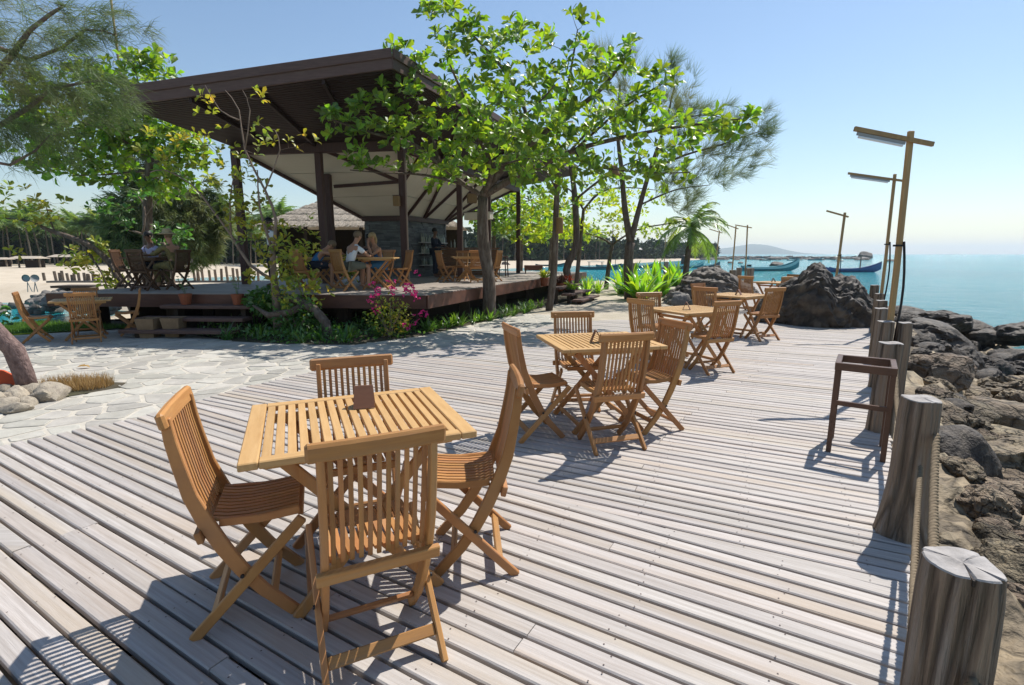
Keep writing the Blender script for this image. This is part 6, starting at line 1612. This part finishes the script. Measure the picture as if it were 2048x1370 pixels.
# sea wall with stakes
t = thing('sea_wall', (0, 0, 0), 'low dark sea wall topped with short wooden stakes across the inlet', 'wall')
MB().bar((-27.6, 30.4, -.62), (-14.0, 30.8, -.62), .4, 1.05, (0, 1, 0)).build('wall', M['rock_grey'], t)
k = 0
for px in (95, 118, 126, 132, 142, 150, 155, 164, 175, 181, 184, 192, 194, 205, 222, 240, 262, 285, 310, 335, 394, 400, 402, 410, 424, 436, 447, 459, 471, 480, 488, 500, 520):
    x = (px - 1024) / F * 30.6; h_ = rr.uniform(.34, .6)
    MB().tube([(x, 30.6, -.1), (x + rr.uniform(-.05, .05), 30.6, -.1 + h_ + (.25 if px > 380 else 0))], .075, 6).build('stake', M['log'], t)
t = thing('wooden_landing', (0, 0, 0), 'small dark plank landing at the end of the sea wall', 'landing')
MB().box((-22.0, 27.6, -.25), (5.0, 1.2, .12)).build('deck', M['hutwall'], t); [MB().box((x, 27.4, -.8), (.15, .15, 1.1)).build('leg', M['hutwall'], t) for x in (-24, -22, -20)]
# dish-like seats on the bank
for px, lb in ((60, 'pale round dish on thin legs on the rubble bank'), (75, 'pinkish narrow dish turned edge on beside the pale dish')):
    Y = 22; x = (px - 1024) / F * Y; t = thing('dish', (x, Y, -.15), lb, 'dish', .2 if px == 60 else 1.1, None, .8)
    b_ = MB(); b_.lathe([(.02, 0), (.13, .02), (.19, .06), (.2, .065), (.135, .03), (.02, .012)], 18); b_.v = [(x_, -z_, y_ + .75) for x_, y_, z_ in b_.v]; b_.build('bowl', M['greypaint'], t, smooth=True)
    MB().tube([(0, 0, .5), (-.08, .05, 0)], .02, 5).build('leg', M['greypaint'], t); MB().tube([(0, 0, .55), (.1, .1, 0)], .02, 5).build('leg', M['greypaint'], t)
# tall pole behind the trees
t = thing('bamboo_mast', ((296 - 1024) / F * 24, 24, -.2), 'very tall thin bamboo mast rising behind the left trees', 'mast'); MB().tube([(0, 0, 0), (.03, 0, 5), (.0, 0, 10), (-.02, 0, 15)], [.07, .06, .05, .04], 8).build('pole', M['bamboo'], t)
# small huts on the far beach
for i, (px, py, Y, w_, lb) in enumerate(((70, 533, 62, 3.0, 'open thatched shelter on thin posts on the far beach'), (8, 533, 66, 2.6, 'low hut with pale roof cut by the left edge on the far beach'), (148, 535, 70, 3.4, 'low dark stall under the far palms'), (1250, 519, 190, 9, 'white low house under the far trees on the headland'), (1135, 523, 150, 5, 'brown thatched hut under the far trees behind the boats'))):
    x = (px - 1024) / F * Y; z0 = float(terrain_z([(x, Y)])[0][0]); t = thing('beach_hut', (x, Y, z0), lb, 'hut'); h_ = w_ * .36
    for sx in (-1, 1): MB().box((sx * w_ * .42, 0, h_ / 2), (.14, .14, h_)).build('post', M['farwood'], t)
    MB().box((0, w_ * .25, h_ * .4), (w_ * .8, .1, h_ * .8)).build('back_wall', M['hutwall' if i < 3 or i == 4 else 'paleboat'], t)
    MB().add([(-w_ * .55, -w_ * .4, h_), (w_ * .55, -w_ * .4, h_), (w_ * .5, 0, h_ * 1.28), (-w_ * .5, 0, h_ * 1.28), (-w_ * .55, w_ * .4, h_), (w_ * .55, w_ * .4, h_)], [(0, 1, 2, 3), (3, 2, 5, 4), (0, 4, 5, 1), (0, 3, 4), (1, 5, 2)]).build('roof', M['thatch' if i != 3 else 'shelf'], t)

# ------------------------------------------------------------------ far trees
rp_ = random.Random(6); protos = []
for k in range(4):
    protos.append([q.mesh(n_, m_) for q, n_, m_ in zip(palm_parts(rp_, 7.2, (rp_.uniform(-.8, .8), rp_.uniform(-.5, .5)), 30, 3.3, 1.15, .13, 6, .07), ('trunk', 'crown'), (M['farwood'], M['frond']))])
def far_palm(x, y, s, k, label, group):
    z0 = float(terrain_z([(x, y)])[0][0]) - .05; t = thing('coconut_palm', (x, y, z0), label, 'palm', rp_.uniform(0, 6.28), group, s)
    obj('trunk', protos[k][0], t); obj('crown', protos[k][1], t, 'stuff')
for i in range(62):
    px = -120 + 700 * (i + rp_.random()) / 62; Y = rp_.uniform(76, 92); far_palm((px - 1024) / F * Y, Y, rp_.uniform(.62, 1.08), i % 4, ('tall' if i % 3 else 'shorter') + ' coconut palm on the far beach, ' + ('at the left edge' if px < 40 else 'behind the open shelter' if px < 110 else 'behind the dark stall' if px < 190 else 'behind the leaning tree' if px < 260 else 'behind the dark casuarina' if px < 430 else 'seen past the yellowing tree'), 'coconut palms along the far beach')
for i in range(26):
    px = 960 + 240 * (i + rp_.random()) / 26; Y = np.interp(px, [960, 1060, 1200], [112, 128, 150]) + rp_.uniform(0, 12); far_palm((px - 1024) / F * Y, Y, rp_.uniform(.7, 1.15), i % 4, 'coconut palm at the edge of the woods across the bay', 'palms across the bay')
def woods(name, label, pts, n, seed, hmin, hmax, leaf, m=M['forest'], pine=.5):
    r = random.Random(seed); mb = MB(); trk = MB()
    for i in range(n):
        u = r.random() * (len(pts) - 1); k = int(u); f = u - k; (px0, y0), (px1, y1) = pts[k], pts[min(k + 1, len(pts) - 1)]
        Y = y0 + (y1 - y0) * f + abs(r.gauss(0, 1)) * (6 + y0 * .06); px = px0 + (px1 - px0) * f; x = (px - 1024) / F * Y; h_ = r.uniform(hmin, hmax) * (1.1 if r.random() < .15 else .9); z0 = -.5
        w_ = h_ * r.uniform(.16, .28); trk.tube([(x, Y, z0 - .4), (x, Y, z0 + h_ * .6)], .14, 4); pine_ = r.random() < pine
        for j in range(64):
            v = rvec(r) * r.random() ** .4; t_ = .5 + .5 * v.z; ww = w_ * ((1.15 - t_) if pine_ else 1.0)
            p = Vector((x + v.x * ww, Y + v.y * ww, z0 + h_ * (.04 + .96 * t_))); l_ = leaf * r.uniform(.5, 1.2); leaf_quad(mb, p, rvec(r) + Vector((0, 0, .3)), rvec(r), l_, l_ * .6)
    t = thing(name, (0, 0, 0), label, 'woods'); t['kind'] = 'stuff'
    trk.build('trunk', M['farwood'], t, kind='stuff'); mb.build('foliage', m, t, kind='stuff')
woods('far_woods', 'dark green wood behind the palms of the far beach', [(-200, 86), (150, 88), (400, 90), (640, 92), (900, 105)], 380, 61, 4.4, 7.4, 2.0, pine=.2)
woods('bay_woods', 'hazy wood across the bay behind the moored boats', [(900, 112), (1060, 130), (1150, 145), (1250, 175), (1330, 215), (1385, 250), (1425, 275)], 420, 62, 4.5, 8.0, 2.0, pine=.7)

# ------------------------------------------------------------------ boats and sea rocks
def boat_mesh(Lb, bow, m1, m2):
    mb = MB(); n = 15; prof = []
    for i in range(n):
        u = i / (n - 1); x = (u - .5) * Lb; w_ = Lb * .085 * (math.sin(math.pi * (.12 + .88 * min(1, u * 1.0)) ) ** .6 if u < .5 else max(.03, (1 - ((u - .5) / .5) ** 2.2)))
        sh_ = Lb * (.065 + bow * max(0, (u - .45) / .55) ** 2.4 + .03 * max(0, (.2 - u) / .2) ** 2); kl = -.12 + Lb * bow * .55 * max(0, (u - .7) / .3) ** 2.5
        prof.append((x, w_, sh_, kl))
    for x, w_, s_, k_ in prof:
        mid_ = k_ + (s_ - k_) * .62
        mb.v += [(x, -w_, s_), (x, -w_ * .95, mid_), (x, -w_ * .5, k_), (x, w_ * .5, k_), (x, w_ * .95, mid_), (x, w_, s_), (x, w_ * .82, s_ - .02), (x, w_ * .6, k_ + (s_ - k_) * .4), (x, -w_ * .6, k_ + (s_ - k_) * .4), (x, -w_ * .82, s_ - .02)]
    for i in range(n - 1):
        for k in range(10):
            a = i * 10 + k; b_ = i * 10 + (k + 1) % 10; mb.f.append((a, b_, b_ + 10, a + 10)); mb.mi.append(1 if k in (0, 4) else 0)
    mb.f += [tuple(range(9, -1, -1)), tuple((n - 1) * 10 + k for k in range(10))]; mb.mi += [0, 0]
    return mb.mesh('hull', [m1, m2])
hulls = {}
def boat(px, py, lpx, yaw, m1, m2, bow, label, extras=(), group=None):
    Y = (H + 1.0) * F / (py - YH); x = (px - 1024) / F * Y; Lb = lpx / F * Y / max(.3, abs(math.cos(yaw))); key = (round(Lb), m1, bow)
    if key not in hulls: hulls[key] = boat_mesh(round(Lb) or 1, bow, M[m1], M[m2])
    t = thing('wooden_boat', (x, Y, -1.0), label, 'boat', yaw, group); obj('hull', hulls[key], t)
    Lr = round(Lb) or 1
    for e in extras:
        if e == 'thwart':
            for k in (-.2, .05, .22): MB().box((k * Lr, 0, Lr * .05), (.18, Lr * .13, .05)).build('thwart', M['farwood'], t)
        if e == 'engine': MB().box((-.38 * Lr, 0, Lr * .085), (.5, .35, .35)).build('engine', M['cable'], t)
        if e == 'canopy':
            for sx in (-.25, .05):
                for sy in (-1, 1): MB().box((sx * Lr, sy * Lr * .06, Lr * .11), (.07, .07, Lr * .13)).build('post', M['farwood'], t)
            MB().box((-.1 * Lr, 0, Lr * .178), (Lr * .36, Lr * .16, .07)).build('canopy', M['greypaint'], t)
        if e == 'mast': MB().box((.1 * Lr, 0, Lr * .16), (.1, .1, Lr * .25)).build('mast', M['farwood'], t)
    return t
boat(1536, 541, 122, .12, 'teal', 'paleboat', .14, 'teal wooden boat with pale stripes and high bow, left of the big boulder', ('thwart', 'engine'))
boat(1702, 543.5, 118, .1, 'bluepaint', 'bluepaint', .12, 'plain blue wooden boat behind the big boulder', ('thwart', 'mast'))
boat(1198, 538.5, 84, .05, 'teal', 'darkboat', .08, 'dark teal boat with canopy posts moored between the slender trees', ('canopy', 'thwart'))
boat(1222, 534, 60, -.1, 'darkboat', 'teal', .10, 'dark boat with mast moored just behind the canopy boat', ('mast', 'thwart'))
boat(1278, 535, 66, .1, 'darkboat', 'paleboat', .10, 'dark low boat moored right of the twin trunks', ('thwart', 'engine'))
boat(1335, 538, 56, .15, 'darkboat', 'darkboat', .06, 'dark boat heap seen between the lily leaves and the palm', ('thwart',))
boat(1372, 535, 66, .15, 'teal', 'paleboat', .13, 'teal boat half hidden behind the palm trunk', ('thwart',))
boat(1410, 534, 48, .1, 'darkboat', 'darkboat', .16, 'dark boat with raised bow behind the slanted boulder', ('thwart',))
boat(1100, 532.5, 62, .1, 'teal', 'darkboat', .07, 'low dark green boat moored off the day bench', ('thwart',))
rbt = random.Random(12)
for i in range(26):
    px = rbt.choice((rbt.uniform(1420, 1640), rbt.uniform(1430, 1600), rbt.uniform(1640, 1720), rbt.uniform(1240, 1420))); py = rbt.uniform(514.5, 520.5)
    boat(px, py, rbt.uniform(14, 34), rbt.uniform(-.2, .3), 'darkboat', 'darkboat', .1, 'tiny dark fishing boat far out on the bay', ('mast',) if i % 3 == 0 else (), 'far fishing boats')
sr = [rock_mesh(440 + i, 3, .35, .5, 'rock_dark') for i in range(4)]
for px, py, wpx, hpx, lb in ((1720, 516, 36, 15, 'steep rock islet with a blunt right side near the horizon'), (1771, 522, 28, 6, 'low flat rock right of the steep islet'), (1548, 531, 34, 10, 'black rock just behind the teal boat'), (1455, 526, 12, 5, 'small black rock left of two lamp poles'), (1476, 526, 14, 4, 'small flat black rock beside two lamp poles'), (1366, 528, 24, 20, 'dark rounded rock standing in the water behind the palm trunk'), (1012, 533, 22, 12, 'dark rounded rock in the water beyond the bar counter end'), (1672, 522, 18, 3, 'thin dark rock behind the lamp pole in the boulder notch')):
    Y = (H + 1) * F / (py - YH); x = (px - 1024) / F * Y; w_ = wpx / F * Y / 2; h_ = hpx / F * Y
    put_rock(x, Y, -1.05, (w_, w_ * .6, h_ / .5 * .95), sr[int(px) % 4], lb, None, 'sea_rock', (0, 0, .3))
reef = MB(); r = random.Random(31)
for i in range(240):
    px = 1400 + 330 * r.random() ** 1.5; Y = r.uniform(210, 430); x = (px - 1024) / F * Y; s_ = r.uniform(.5, 2.2)
    reef.ball((x, Y, -1.0), (s_ * 1.6, s_, s_ * r.uniform(.3, .7)), 6, 4)
tag(reef.build('reef_rocks', M['rock_dark'], None, kind='stuff'), 'scattered dark reef rocks low on the water off the headland', 'reef')
# ------------------------------------------------------------------ air
hz = bpy.data.materials.new('haze_air'); hz.use_nodes = True; nt = hz.node_tree
for n_ in list(nt.nodes):
    if n_.type != 'OUTPUT_MATERIAL': nt.nodes.remove(n_)
pv = nt.nodes.new('ShaderNodeVolumePrincipled'); pv.inputs['Color'].default_value = (.78, .90, 1, 1); pv.inputs['Density'].default_value = .00025; pv.inputs['Anisotropy'].default_value = .3
nt.links.new(pv.outputs[0], nt.nodes['Material Output'].inputs['Volume'])
o = MB().box((0, 3160, 48), (13000, 6600, 104)).build('haze', hz, None, kind='stuff')
tag(o, 'pale sea haze over the bay', 'haze')
